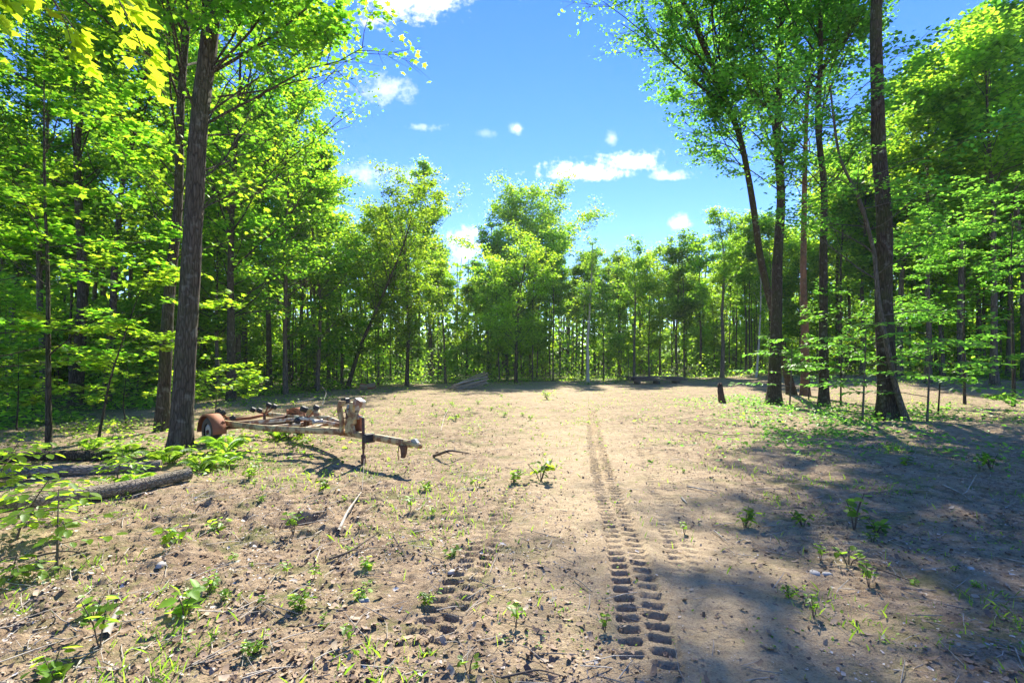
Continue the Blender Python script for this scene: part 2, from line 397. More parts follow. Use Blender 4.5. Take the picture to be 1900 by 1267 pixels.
# ------------------------------------------------------------------ ground
TRK = {  # pixel centre lines of the tyre tracks, strength, half width
    'a': ([(1214, 1300), (1206, 1245), (1197, 1172), (1183, 1103), (1168, 1042), (1152, 992), (1142, 955), (1128, 915), (1115, 865), (1106, 830), (1100, 790), (1098, 760)], 1.0, .175),
    'b': ([(745, 1240), (770, 1210), (805, 1160), (825, 1130), (850, 1090), (880, 1045), (912, 985), (940, 940), (962, 895), (978, 862)], .85, .16),
    'c': ([(1290, 1100), (1262, 1010), (1240, 950), (1218, 895), (1200, 850), (1185, 800)], .42, .15),
    'd': ([(1640, 1090), (1560, 1010), (1480, 950), (1400, 890), (1340, 845), (1290, 805), (1262, 785)], .55, .24),
    'e': ([(560, 1250), (640, 1120), (700, 1030), (770, 950), (830, 890)], .22, .17)}
def build_ground():
    r = [0.0, .5, .9]
    x = 1.2
    while x < 3: r.append(x); x *= 1.008
    while x < 20: r.append(x); x *= 1.0031
    while x < 60: r.append(x); x *= 1.009
    while x < 190: r.append(x); x *= 1.12
    r = np.array(r[1:])
    a = np.concatenate([np.arange(-180, -64, 4), np.arange(-62, -50, 1.0), np.arange(-50, 50, .31), np.arange(50, 62, 1.0), np.arange(64, 180, 4)])
    a = np.radians(a); A, Rr = np.meshgrid(a, r); X = Rr*np.sin(A); Y = Rr*np.cos(A)
    Z = terrain(X, Y)
    near = 1-ss(14, 40, Rr)
    woodf = ss(-2.5, 1.5, Y-edge(X, Y))
    lane = np.exp(-((X-1.0-.04*Y)/(1.0+.07*Y))**2)*ss(1, 3, Y)+np.exp(-((X-4.5)/2.2)**2)*.22
    lane = np.clip(lane, 0, 1)*(1-.55*ss(9, 20, Y))
    rug = (1-.72*lane)*(.45+.9*ss(.35, .7, vnoise(X*.5, Y*.5, 5)))
    f = (vnoise(X*1.1, Y*1.1, 2)-.5)*.07+(vnoise(X*3.1, Y*3.1, 3)-.5)*.034*rug+(vnoise(X*9, Y*9, 4)-.5)*.022*rug+(vnoise(X*21, Y*21, 6)-.5)*.030*rug
    f += (ss(.62, .95, vnoise(X*6.3, Y*6.3, 8)))*.032*rug
    f -= (ss(.70, .95, vnoise(X*4.1, Y*4.1, 18)))*.04*rug
    f += (vnoise(X*45, Y*45, 9)-.5)*.016*(1-ss(5, 11, Rr))*(.3+rug)
    Z = Z+f*near
    # dug hole left of the tracks
    h = ground(548, 972); dd = np.hypot(X-h.x, (Y-h.y)*1.0)/.30*(1+.5*(vnoise(X*5, Y*5, 12)-.5)); Z -= .15*(1-ss(.35, 1.0, dd)); Z += .03*np.exp(-((dd-1.25)/.3)**2)
    # side bank near the dark shade on the right
    h = ground(1800, 800); Z += .18*np.exp(-((X-h.x)**2/8+(Y-h.y)**2/3))
    trk = np.zeros_like(Z)
    for key, (pl, st, hw) in TRK.items():
        g = [ground(*p) for p in pl]; g.sort(key=lambda q: q.y)
        gy = np.array([q.y for q in g]); gx = np.array([q.x for q in g])
        ys = np.linspace(gy[0], gy[-1], 800); xs = np.interp(ys, gy, gx); xs = np.convolve(np.pad(xs, 30, 'reflect', reflect_type='odd'), np.ones(61)/61, 'valid')
        s_ = np.concatenate([[0], np.cumsum(np.hypot(np.diff(xs), np.diff(ys)))])
        slope = np.gradient(xs, ys); xc = np.interp(Y, ys, xs); sl = np.interp(Y, ys, slope); S = np.interp(Y, ys, s_)
        cth = 1/np.sqrt(1+sl**2); uu = (X-xc)*cth; S = S+(X-xc)*sl*cth
        inside = (Y > gy[0])*(Y < gy[-1])*ss(0, .5, Y-gy[0])*ss(0, 1.2, gy[-1]-Y)*(np.abs(uu) < hw*2.5)
        fade = st*(.75+.5*ss(.25, .6, vnoise(S*.7, uu*0+11, len(key)+31)))
        wob = 1+.12*(vnoise(S*5, uu*3, 40)-.5)
        flat = ss(hw*1.05, hw*.9, np.abs(uu)) if False else 1-ss(hw*.92, hw*1.08, np.abs(uu)*wob)
        Z = Z-inside*flat*(f*near*.7)*min(1, st+.1)
        per = .150
        for sgn, ph in ((-1, 0), (1, .5)):
            col = (1-ss(hw*.90, hw*1.0, uu*sgn))*ss(hw*.06, hw*.18, uu*sgn)
            q = (S+.035*uu*sgn/hw)/per+ph+.10*(vnoise(S*3, uu*0, 50+sgn)-.5); q = q-np.floor(q)
            edge_q = .90+.08*(vnoise(S*6, uu*25, 55+sgn)-.5); bar = ss(.38, .62, q)*(1-ss(edge_q-.05, edge_q+.04, q)); lip = ss(edge_q-.03, edge_q+.04, q)+(1-ss(0, .16, q))*(q < .3)
            soft = .45+1.0*vnoise(S*5+uu*14, uu*9+sgn*4, 60)
            Z = Z-inside*col*(bar*.027-lip*.010)*fade*soft*(1+.13*np.clip(Y-4, 0, 14))
            trk = np.maximum(trk, inside*col*fade*.8)
        Z = Z-inside*flat*.006*st+inside*np.exp(-((np.abs(uu)-hw*1.2)/.04)**2)*.014*st
    # needles of relief across the right-hand shade (faint machine tracks)
    Z += near*.010*lane*ss(4, 5, X)*np.sin(Y*2*np.pi/.2+3*vnoise(X*1.3, Y*.8, 70))*ss(.3, .7, vnoise(X*.7, Y*.7, 71))
    V = np.stack([X, Y, Z], -1).reshape(-1, 3); nr, na = X.shape
    V = np.concatenate([V, [[0, 0, float(terrain(0, 0))]]])
    i = np.arange(nr-1)[:, None]*na; j = np.arange(na)[None]; j2 = (j+1) % na
    Q = np.stack([i+j, i+na+j, i+na+j2, i+j2], -1).reshape(-1, 4)
    T = np.stack([np.full(na, len(V)-1), np.arange(na), (np.arange(na)+1) % na], -1)
    sand = np.clip(lane*.9+trk*.4, 0, 1)
    at = {'sand': np.append(sand.ravel(), 0), 'wood': np.append(woodf.ravel(), 0)}
    m, n, o = new_mat('clearing_soil')
    geo = n.add('ShaderNodeNewGeometry').outputs['Position']
    sa = n.add('ShaderNodeAttribute', attribute_name='sand').outputs['Fac']; wo = n.add('ShaderNodeAttribute', attribute_name='wood').outputs['Fac']
    n1 = n.noise(geo, .9, 5, .6); n2 = n.noise(geo, 7, 6, .7); n3 = n.noise(geo, 60, 4, .7); n4 = n.noise(geo, 230, 2, .6)
    dirt = n.mix(n.ramp(n2, [(.38, (0, 0, 0)), (.62, (1, 1, 1))]), (.23, .16, .10), (.43, .325, .21))
    sandc = n.mix(n.ramp(n2, [(.35, (0, 0, 0)), (.65, (1, 1, 1))]), (.40, .30, .185), (.53, .415, .265))
    f1 = n.m('ADD', sa, n.m('MULTIPLY', n.m('SUBTRACT', n1, .5), 1.5), clamp=True)
    c = n.mix(f1, dirt, sandc)
    c = n.mix(n.m('MULTIPLY', n.ramp(n3, [(.52, (0, 0, 0)), (.66, (1, 1, 1))]), .6), c, (.12, .08, .055))
    vor = n.add('ShaderNodeTexVoronoi', inp={'Vector': geo, 'Scale': 38, 'Randomness': 1})
    sp = n.ramp(vor.outputs['Distance'], [(.12, (1, 1, 1)), (.2, (0, 0, 0))])
    keep = n.ramp(n.add('ShaderNodeSeparateColor', inp={0: vor.outputs['Color']}).outputs[0], [(.80, (0, 0, 0)), (.84, (1, 1, 1))])
    c = n.mix(n.m('MULTIPLY', n.m('MULTIPLY', sp, keep), .85), c, (.55, .50, .43))
    floorc = n.mix(n.ramp(n2, [(.4, (0, 0, 0)), (.6, (1, 1, 1))]), (.11, .085, .045), (.20, .14, .085))
    floorc = n.mix(n.ramp(n.noise(geo, 2.1, 5, .7), [(.42, (0, 0, 0)), (.58, (1, 1, 1))]), floorc, (.055, .095, .025))
    c = n.mix(wo, c, floorc)
    grn = n.ramp(n.noise(geo, 1.7, 6, .75), [(.50, (0, 0, 0)), (.62, (1, 1, 1))])
    c = n.mix(n.m('MULTIPLY', grn, n.m('MULTIPLY', n.m('SUBTRACT', 1.15, f1), .62)), c, (.13, .15, .045))
    hh = n.m('ADD', n.m('MULTIPLY', n2, .7), n.m('ADD', n.m('MULTIPLY', n3, .35), n.m('MULTIPLY', n4, .12)))
    bp = n.add('ShaderNodeBump', inp={'Strength': 1.0, 'Distance': .06, 'Height': hh})
    p = n.add('ShaderNodeBsdfPrincipled', inp={'Base Color': c, 'Roughness': .95, 'Normal': bp.outputs[0]}); p.inputs['Specular IOR Level'].default_value = .15
    n.l.new(p.outputs[0], o.inputs[0])
    me = mk_mesh('ground', V, [Q, T], True, m, at)
    g = link('ground', me, kind='structure'); g['label'] = 'bare churned brown soil of the clearing with tyre tracks'
    return g
# depth of the clearing's edge as a function of direction
EA = np.array([-1.9, -1.2, -1.0, -.8, -.6, -.37, -.21, 0, .26, .5, .7, 1.0, 1.6]); ED = np.array([9, 12, 14, 17, 24, 31, 40, 46, 48, 47, 40, 33, 27.])
def edge(X, Y):
    return np.interp(np.asarray(X)/np.maximum(np.asarray(Y), .5), EA, ED)
build_ground()

# ------------------------------------------------------------------ light gaps: which leaves may shade the sunny foreground
sdx, sdy, sdz = sun_dir.x, sun_dir.y, sun_dir.z
def lit_zone(x, y):
    """1 where the photograph's soil lies in sun"""
    b = 1.1-.05*(y-3)+.9*(vnoise(x*.8, y*.8, 81)-.5)+ss(9, 20, y)*3.0
    return (1-ss(-.3, .7, x-b))*ss(-14, -9, x)*ss(1, 2.5, y)*(1-ss(24, 30, y))
def lit_right(x, y):
    b = np.interp(y, [0, 2.7, 3.8, 4.2, 5, 6.6, 11, 17, 21, 24], [.4, .5, 1.0, 1.5, 2.3, 3.3, 3.4, 3.0, 2.6, 6])+.7*(vnoise(x*1.1, y*1.1, 83)-.5)
    a = 1-ss(-.25, .25, x-b); patch = np.exp(-((x-.35)/.75)**2-((y-4.9)/.42)**2)
    spots = ss(.53, .62, vnoise(x*.9+4, y*.55, 84))*.75*ss(1.2, 2.4, x)+.25*ss(.5, .6, vnoise(x*2.2, y*2, 85))
    return np.clip(np.maximum(a-patch*1.3, spots), 0, 2.4)*ss(-.5, 1, y+3)
def cull_right(p, g):
    k = p[:, 2]/sdz; x = p[:, 0]-sdx*k; y = p[:, 1]-sdy*k
    return g.random(len(p)) > .80*lit_right(x, y)*(y < 22)
def cull_lit(strength=.9):
    def f(p, g):
        k = p[:, 2]/sdz; x = p[:, 0]-sdx*k; y = p[:, 1]-sdy*k
        return g.random(len(p)) > strength*lit_zone(x, y)
    return f

# ------------------------------------------------------------------ hero trees
def vpath(px_list, d, h, toward=0):
    """trunk path from photo pixels at depth d, first point on the ground, extended to height h"""
    b = ground(*px_list[0]) if d is None else P(px_list[0][0], px_list[0][1], d)
    d = b.y; b.z = TZ(b.x, b.y)
    pts = [b]+[P(x, y, d*(1-toward*i/len(px_list))) for i, (x, y) in enumerate(px_list) if i]
    e = pts[-1]; q = pts[-2]; dr = (e-q)/(e.z-q.z)
    if h > e.z: pts.append(e+dr*(h-e.z)*.5); pts.append(e+dr*(h-e.z))
    return pts

# big maple by the trailer
d = make_tree(11, vpath([(336, 836), (343, 700), (357, 500), (368, 300), (380, 130), (391, 0)], None, 18), .195, .22, 4.0, 44, 26000, .12, MAPLE_MID,
              r1=.10, elev=(12, 45), sides=40, rings=170, flare=.3, ridge=.05, bias=(.45, .8), cull=cull_lit(.9), sub=7, bare=1)
maple = build_tree('maple_tree', 'large straight maple trunk standing beside the wheel of the rusty trailer', d, M['bark'], M['maple'])
LT = [  # px list, depth, height, r0, crown_lo, crown_r, limbs, leaves, leaf, bark, label
    ([(300, 800), (318, 560), (330, 300), (345, 90)], None, 18, .16, .24, 4.6, 34, 20000, .13, 'bark_dark', 'dark straight maple trunk immediately behind the big maple, to its left'),
    ([(140, 752), (152, 560), (147, 300), (160, 190), (190, 70)], None, 20, .24, .28, 5.2, 36, 20000, .15, 'bark_dark', 'thick leaning trunk rising left of the big maple, forking high up'),
    ([(196, 752), (212, 560), (232, 330), (262, 190)], None, 18, .17, .30, 4.6, 32, 17000, .15, 'bark_dark', 'kinked dark tree between the thick leaning trunk and the big maple'),
    ([(12, 745), (25, 560), (42, 420), (50, 200)], None, 18, .16, .26, 4.6, 30, 15000, .15, 'bark_far', 'slim tree at the far left edge of the view'),
    ([(84, 748), (76, 560), (78, 380), (95, 100)], None, 18, .16, .24, 4.4, 30, 15000, .15, 'bark_far', 'slim dark trunk between the left edge and the thick leaning trunk'),
    ([(428, 744), (428, 560), (432, 420), (440, 200)], None, 19, .20, .20, 6.6, 46, 34000, .15, 'bark_dark', 'first dark tree to the right of the big maple, behind the trailer'),
    ([(530, 732), (528, 600), (532, 420)], None, 16.5, .14, .12, 4.2, 34, 18000, .17, 'bark_far', 'bushy maple between the dark tree behind the trailer and the leaning edge tree'),
    ([(590, 727), (592, 560), (580, 430)], None, 14, .13, .10, 3.6, 30, 15000, .17, 'bark_far', 'slender edge maple left of the leaning tree at the clearing edge'),
]
for i, (pl, dd, h, r0, cl, cr, nl, nf, lf, bk, lb) in enumerate(LT):
    d = make_tree(20+i, vpath(pl, dd, h), r0, cl, cr, nl, nf, lf, LEAF2 if i > 2 else LEAF4, sides=18 if i < 4 else 12, rings=60, cull=cull_lit(.85), flare=.3, elev=(8, 48),
                  bias=(.2, .35) if i in (5, 6, 7) else None)
    build_tree('maple_tree' if i < 3 else 'broadleaf_tree', lb, d, M[bk], M['maple'])
CT = [  # centre of the tree line
    ([(645, 722), (668, 640), (705, 555), (745, 470), (765, 400)], 34, 13.5, .15, .12, 4.3, 44, 24000, .155, 'bark_dark', 'sunny', LEAF2, 'leaning maple at the clearing edge with a lush yellow-green crown'),
    ([(755, 718), (756, 600), (752, 480), (748, 420)], 37, 12.8, .16, .08, 3.6, 38, 18000, .155, 'bark_dark', 'sunny', LEAF2, 'upright bright maple just right of the leaning maple, left of the plank pile'),
    ([(800, 715), (795, 560), (788, 430), (786, 330)], 47, 19.5, .22, .38, 2.7, 30, 13000, .2, 'bark_far', 'far', LEAF2, 'tallest narrow-topped tree rising behind the bright maple at centre left'),
    ([(826, 713), (822, 600), (818, 500)], 42, 9.0, .12, .12, 2.3, 28, 9000, .18, 'bark_far', 'sunny', LEAF2, 'short bright bushy maple standing above the plank pile'),
    ([(957, 713), (957, 640), (960, 560), (975, 480)], 42, 11.2, .15, .16, 4.1, 38, 15000, .155, 'bark_dark', 'sunny', LEAF2, 'round-crowned young maple in the middle of the tree line, with dark trunk'),
    ([(985, 712), (985, 600), (980, 480), (975, 400)], 60, 17.0, .26, .55, 7.0, 56, 36000, .24, 'bark_far', 'far', LEAF2, 'wide domed tree towering behind the round-crowned young maple'),
    ([(905, 712), (905, 560), (912, 450)], 54, 16.5, .2, .3, 3.2, 26, 9000, .22, 'bark_far', 'far', LEAF2, 'dark green tree in the gap left of the round-crowned young maple'),
    ([(1176, 708), (1178, 600), (1176, 500)], 46, 12.2, .13, .35, 2.3, 22, 6500, .17, 'bark_grey', 'far', LEAF2, 'slim pale-trunked tree standing alone right of the tall white birch'),
    ([(1340, 706), (1342, 600), (1344, 480), (1335, 420)], 45, 14.6, .2, .42, 2.9, 26, 9000, .17, 'bark_grey', 'far', LEAF2, 'tall grey-trunked tree with narrow airy crown left of the dark trunk group'),
    ([(1255, 707), (1256, 600), (1258, 520)], 50, 13.8, .15, .3, 2.8, 24, 8000, .19, 'bark_far', 'far', LEAF2, 'broadleaf tree beyond the dark board stack'),
]
for i, (pl, dd, h, r0, cl, cr, nl, nf, lf, bk, lm, tp, lb) in enumerate(CT):
    d = make_tree(50+i, vpath(pl, dd, h), r0, cl, cr, nl, nf, lf, tp, sides=12, rings=50, cull=cull_lit(.5), flare=.3, elev=(15, 60) if i != 5 else (5, 35), sub=6, spread=.22 if i != 5 else .4, vspread=.12 if i != 5 else .25)
    build_tree('maple_tree' if lm == 'sunny' else 'broadleaf_tree', lb, d, M[bk], M[lm])
# birches
d = make_tree(71, vpath([(1091, 708), (1090, 620), (1094, 540), (1100, 470)], 44, 12.2), .15, .38, 2.1, 22, 3600, .15, LEAF4, r1=.03, elev=(45, 75), sides=12, rings=50, flare=.15, bare=1)
build_tree('birch_tree', 'tall white-barked birch with thin airy crown at the clearing edge', d, M['birch'], M['far'])
d = make_tree(72, vpath([(1403, 706), (1408, 640), (1412, 540)], 43, 11), .10, .45, 1.5, 16, 2200, .15, LEAF4, r1=.03, elev=(45, 70), sides=10, rings=40, flare=.15, bare=1)
build_tree('birch_tree', 'thin pale birch just left of the dark double trunk', d, M['birch'], M['far'])

RT = [
    ([(1436, 749), (1440, 640), (1442, 480), (1446, 300), (1447, 100), (1452, 0)], None, 21, .27, .40, 5.6, 38, 21000, .155, 'bark_dark', 'beech', 'very dark thick trunk at the left of the right-hand trunk group'),
    ([(1470, 716), (1440, 600), (1415, 480), (1398, 360), (1378, 260), (1335, 150), (1292, 60)], 27, 20, .22, .46, 6.4, 60, 48000, .145, 'bark_dark', 'beech', 'left-leaning tree in the trunk group whose crown hangs over the clearing'),
    ([(1494, 722), (1494, 560), (1496, 400), (1502, 200), (1505, 0)], 26, 20, .21, .44, 4.6, 32, 14000, .155, 'bark_red', 'beech', 'reddish-brown straight trunk in the middle of the trunk group'),
    ([(1528, 753), (1527, 600), (1525, 400), (1522, 200), (1522, 0)], None, 20, .19, .40, 4.8, 36, 17000, .15, 'bark_dark', 'beech', 'slim straight dark trunk between the reddish trunk and the biggest right-hand trunk'),
]
for i, (pl, dd, h, r0, cl, cr, nl, nf, lf, bk, lm, lb) in enumerate(RT):
    d = make_tree(80+i, vpath(pl, dd, h, .22 if i == 1 else 0), r0, cl, cr, nl, nf, lf, LEAF4 if i == 1 else LEAF2, r1=.05, sides=24, rings=90, flare=.42, elev=(15, 55), bare=1,
                  bias=(math.pi, .62) if i == 1 else (math.pi, .15), sub=6, ridge=.03, cull=cull_right)
    build_tree('broadleaf_tree', lb, d, M[bk], M[lm])
# biggest right trunk with a young trunk crossing its foot
d = make_tree(90, vpath([(1650, 781), (1648, 700), (1642, 560), (1636, 400), (1632, 200), (1628, 0)], None, 20), .27, .64, 5.8, 30, 12000, .13, LEAF4, r1=.08, sides=44, rings=170, flare=.75, elev=(10, 50), bare=1, bias=(.3, .4), ridge=.03, cull=cull_right)
build_tree('beech_tree', 'biggest dark trunk on the right with flared roots and a thin trunk crossing its foot', d, M['bark_dark'], M['beech'])
d = make_tree(91, [ground(1682, 784)]+[P(x, y, 14.9) for x, y in ((1664, 730), (1645, 650), (1626, 560), (1618, 470), (1600, 400), (1592, 372))]+[P(1560, 300, 15.2), P(1540, 160, 15.4)], .085, .25, 3.4, 20, 5200, .12, LEAF4,
              r1=.025, sides=14, rings=60, flare=.6, elev=(-8, 25), bare=1, vspread=.05, leaf_tilt=.3)
build_tree('beech_tree', 'thin crooked young beech winding across the foot of the biggest right trunk', d, M['bark_grey'], M['beech'])

# ------------------------------------------------------------------ saplings with layered foliage
def sapling(seed, base, h, r0, crown_lo, crown_r, nl, nf, leaf, name, label, mat='sunny', tpl=None, group=None, elev=(-2, 22), bend=(0, 0), bark='bark_dark', low=.9):
    b = Vector(base); pts = [b, b+Vector((bend[0]*.3, bend[1]*.3, h*.4)), b+Vector((bend[0]*.7, bend[1]*.7, h*.75)), b+Vector((bend[0], bend[1], h))]
    d = make_tree(seed, pts, r0, crown_lo, crown_r, nl, nf, leaf, tpl or LEAF4, sides=8, rings=16, flare=.1, elev=elev, bare=1, spread=.09, vspread=.03, leaf_tilt=.28, low_shape=low, sub=4, top_shape=1.1)
    return build_tree(name, label, d, M[bark], M[mat], 'tree', group)
sapling(101, ground(90, 842), 7.5, .055, .22, 2.2, 18, 3800, .12, 'maple_sapling', 'thin tall sapling in front of the left wood, left of the logs', 'maple', MAPLE_MID)
sapling(102, ground(180, 830), 3.6, .03, .35, 1.6, 9, 1000, .12, 'maple_sapling', 'small bent maple sapling between the thin tall sapling and the big maple', 'sunny', MAPLE_MID, bend=(.9, .2))
sapling(103, ground(30, 800), 2.2, .025, .2, 1.5, 10, 1300, .12, 'maple_sapling', 'low bushy sapling with pale layered leaves at the left edge', 'sunny', MAPLE_MID)
sapling(104, ground(235, 790), 1.9, .02, .2, 1.4, 9, 1000, .12, 'maple_sapling', 'low leafy maple sapling left of the foot of the big maple', 'sunny', MAPLE_MID)
sapling(105, ground(400, 770), 1.5, .02, .15, 1.7, 12, 1500, .13, 'maple_sapling', 'spreading low maple sapling behind the trailer wheel', 'sunny', MAPLE_MID)
sapling(106, ground(1560, 752), 4.4, .04, .18, 2.8, 16, 2600, .13, 'beech_sapling', 'layered beech sapling between the slim dark trunk and the biggest right trunk', 'beech')
sapling(107, ground(1740, 770), 3.2, .03, .2, 2.3, 13, 1700, .13, 'beech_sapling', 'leafy beech sapling just right of the biggest right trunk', 'beech')
sapling(108, ground(1500, 742), 2.6, .03, .2, 1.9, 12, 1300, .12, 'beech_sapling', 'low beech sapling in front of the reddish trunk', 'beech')
sapling(109, ground(1880, 755), 8.5, .07, .28, 3.8, 22, 5000, .14, 'beech_sapling', 'tall spreading beech sapling at the right edge of the view', 'beech')
sapling(110, ground(1790, 750), 7, .06, .35, 3.2, 18, 3600, .14, 'beech_sapling', 'tall layered beech sapling right of the biggest right trunk', 'beech')
sapling(111, P(-40, 900, 10)-Vector((0, 0, P(-40, 900, 10).z)), 6, .05, .2, 2.6, 16, 3000, .12, 'maple_sapling', 'leafy maple sapling reaching in from beyond the left edge', 'maple', MAPLE_MID)

# near maple off to the left whose branches hang into the top left corner, leaves one by one
M['near'] = leaf_mat('near_leaf', (.09, .17, .02), (.56, .76, .03), .68, .6, (.74, .80, .03))
leaf_me = mk_mesh('leaf', MAPLE[0]*1.0, [MAPLE[1]], True, M['near'])
near = thing('maple_tree', 'near maple whose large backlit leaves hang into the top left corner', 'tree', (-4.3, 2.1, TZ(-4.3, 2.1)))
pth = spline([(0, 0, -.1), (.05, 0, 2), (0, .1, 4), (.1, .1, 7)], 40)
tv = trunk_mesh(pth, .13, .05, 20, .3, .04); link('trunk', mk_mesh('trunk', tv[0], [tv[1]], True, M['bark']), near)
g = np.random.default_rng(5)
def leafy_branch(root, pts, r, twigs, per, size, tname='branch', fall=.3):
    o0 = root.location
    pts = [Vector(p)-o0 for p in pts]; pp = spline(pts, 16)
    tb = [tubes(pp[None], np.linspace(r, r*.25, 16)[None], 6)]; ends = []
    for k in range(twigs):
        t = .25+.75*(k+.5)/twigs; i = int(t*15); s0 = pp[i]; dv = norm(pp[min(15, i+1)]-pp[i-1])
        sd = 1 if k % 2 else -1; a = g.uniform(.4, 1.0)*sd
        dd = norm(np.array([dv[0]*math.cos(a)-dv[1]*math.sin(a), dv[0]*math.sin(a)+dv[1]*math.cos(a), dv[2]-fall*.4])); L = g.uniform(.22, .42)
        q = np.stack([s0, s0+dd*L*.5+[0, 0, .0], s0+dd*L+[0, 0, -.05]]); tb.append(tubes(q[None], np.array([[r*.3, r*.2, r*.1]]), 4))
        for j in range(per): ends.append((q[1]*(1-(j+1)/per)+q[2]*((j+1)/per) if j else q[1], dd))
    for j in range(4): ends.append((pp[-1], norm(pp[-1]-pp[-3])))
    Vb, Qb = merge(tb); b = link(tname, mk_mesh('branch', Vb, [Qb], True, M['stick_dark']), root)
    for p, dd in ends:
        a = math.atan2(dd[1], dd[0])-math.pi/2+g.uniform(-.9, .9)
        link('leaf', leaf_me, b, tuple(p+g.normal(0, .025, 3)), (g.uniform(-.75, -.05), g.uniform(-.4, .4), a), size*g.uniform(.75, 1.2))
leafy_branch(near, [(-4.2, 2.2, 3.9), P(-60, -60, 2.8), P(70, -50, 3.0), P(110, 20, 3.1), P(150, 70, 3.15)], .012, 16, 5, .112)
leafy_branch(near, [(-4.2, 2.2, 4.2), P(0, -190, 2.9), P(170, -90, 3.2), P(225, 10, 3.3), P(275, 95, 3.35)], .013, 19, 5, .112)
leafy_branch(near, [(-4.2, 2.2, 4.3), P(0, -230, 3.1), P(150, -150, 3.5), P(215, -60, 3.7), P(250, -5, 3.8)], .011, 13, 5, .11)

# ------------------------------------------------------------------ forest trees (shared meshes)
protos = []
def proto(seed, h, r0, cl, cr, nl, nf, lf, lm, bk='bark_far', **kw):
    lean = rng.uniform(-.04, .04, 2)*h
    d = make_tree(seed, [(0, 0, 0), (lean[0]*.3, lean[1]*.3, h*.45), (lean[0], lean[1], h)], r0, cl, cr, nl, nf, lf, LEAF2, sides=9, rings=18, flare=.35, spread=.28, vspread=.14, **kw)
    tv, bv, lv = d[1:]
    return (mk_mesh('trunk', tv[0], [tv[1]], True, M[bk]), mk_mesh('branches', bv[0], [bv[1]], True, M[bk]), mk_mesh('crown', lv[0], [lv[1]], False, M[lm]), h)
TALL = [proto(201, 18, .19, .42, 3.0, 30, 8500, .25, 'far'), proto(202, 17, .17, .36, 3.2, 30, 8500, .25, 'far'), proto(203, 19, .21, .48, 3.0, 28, 8000, .25, 'deep')]
EDGE = [proto(211, 12, .11, .12, 2.7, 34, 8500, .21, 'sunny'), proto(212, 10.5, .10, .10, 2.4, 32, 8000, .20, 'far'), proto(213, 13, .12, .15, 2.5, 34, 8500, .21, 'far')]
POLE = [proto(221, 15, .10, .55, 1.7, 20, 4200, .22, 'far'), proto(222, 14, .09, .5, 1.6, 20, 4200, .22, 'far')]
YOUNG = [proto(231, 5.2, .045, .15, 1.9, 22, 3200, .17, 'far', elev=(0, 30)), proto(232, 4.0, .04, .1, 1.7, 20, 3000, .17, 'sunny', elev=(0, 30))]
placed = [(o.location.x, o.location.y) for o in bpy.data.objects if o.type == 'EMPTY' and 'tree' in o.name]
def can(x, y, dmin):
    return all((x-a)**2+(y-b)**2 > dmin*dmin for a, b in placed)
def zone(a):
    return 0 if a < -.36 else (1 if a < .42 else 2)
ZN = ['wood left of the big maple', 'wood between the big and leaning maples', 'tree line left of the white birch', 'tree line right of the white birch', 'wood behind the right trunk group', 'wood beyond the biggest right trunk']
KL = {'tall': 'tall high crowned tree in the ', 'edge': 'bushy mid height tree in the ', 'pole': 'slim pole tree in the ', 'young': 'young low understorey tree in the '}
def put(kind, x, y, scale, zi=None):
    me = {'tall': TALL, 'edge': EDGE, 'pole': POLE, 'young': YOUNG}[kind]; t, b, c, h = me[int(rng.integers(len(me)))]
    zi = zone(x/y)
    a_ = x/y; deep = y-float(np.interp(a_, EA, ED)) > 7
    zi = int(np.searchsorted([-.62, -.36, .147, .42, .735], a_))
    lb = KL[kind].replace('in the ', 'deep in the ' if deep else 'at the front of the ')+ZN[zi]
    o = thing('forest_tree' if kind != 'young' else 'understorey_tree', lb, 'tree', (x, y, TZ(x, y)-.05), rng.uniform(0, 6.28), lb.replace(' tree ', ' trees ', 1), scale)
    link('trunk', t, o); link('branches', b, o, kind='stuff'); link('crown', c, o, kind='stuff'); placed.append((x, y))
for px_, d_, k_, s_ in [(1600, 41, 'tall', 1.15), (1668, 37, 'tall', 1.12), (1722, 31, 'tall', 1.05), (1786, 33, 'tall', 1.22), (1845, 29, 'tall', 1.18), (1905, 32, 'tall', 1.25), (1560, 44, 'tall', 1.05), (1815, 40, 'tall', 1.3),
                        (1750, 36, 'edge', 1.25), (1870, 35, 'edge', 1.25), (1640, 40, 'edge', 1.2), (1385, 50, 'tall', .82), (1300, 52, 'tall', .8), (1225, 53, 'tall', .78), (1150, 54, 'tall', .74), (1430, 47, 'edge', 1.1), (1270, 49, 'edge', .95), (1120, 50, 'edge', .95), (1205, 48, 'edge', .9),
                        (560, 38, 'tall', .95), (500, 34, 'tall', 1.0), (455, 36, 'tall', 1.1), (610, 42, 'tall', .85), (1080, 52, 'tall', .72)]:
    put(k_, (px_-950)/F*d_, d_, s_)
cnt = 0; tries = 0
while cnt < 250 and tries < 9000:
    tries += 1
    a = rng.uniform(-1.22, 1.3); e = float(np.interp(a, EA, ED)); q = rng.random()**1.25*26; y = e+.8+q; x = a*y
    if a < -.6 and q < 2: continue
    kind = rng.choice(['tall', 'edge', 'pole', 'young'], p=[.30, .2, .28, .22] if q > 3 else ([.34, .26, .2, .2] if a > .6 or a < -.4 else [.12, .34, .28, .26]))
    if -.13 < a < -.055 and q < 7: continue
    if not can(x, y, {'tall': 2.6, 'edge': 2.4, 'pole': 1.3, 'young': 1.6}[kind]): continue
    if kind == 'tall' and q < 4 and zone(a) == 1: continue
    sc_ = rng.uniform(.85, 1.12)
    if zone(a) == 1 and kind != 'young': sc_ *= .86
    if a > .60 and kind == 'tall': sc_ *= 1.22
    if a > .60 and kind == 'edge': sc_ *= 1.15
    put(kind, x, y, sc_); cnt += 1
print('forest trees', cnt)

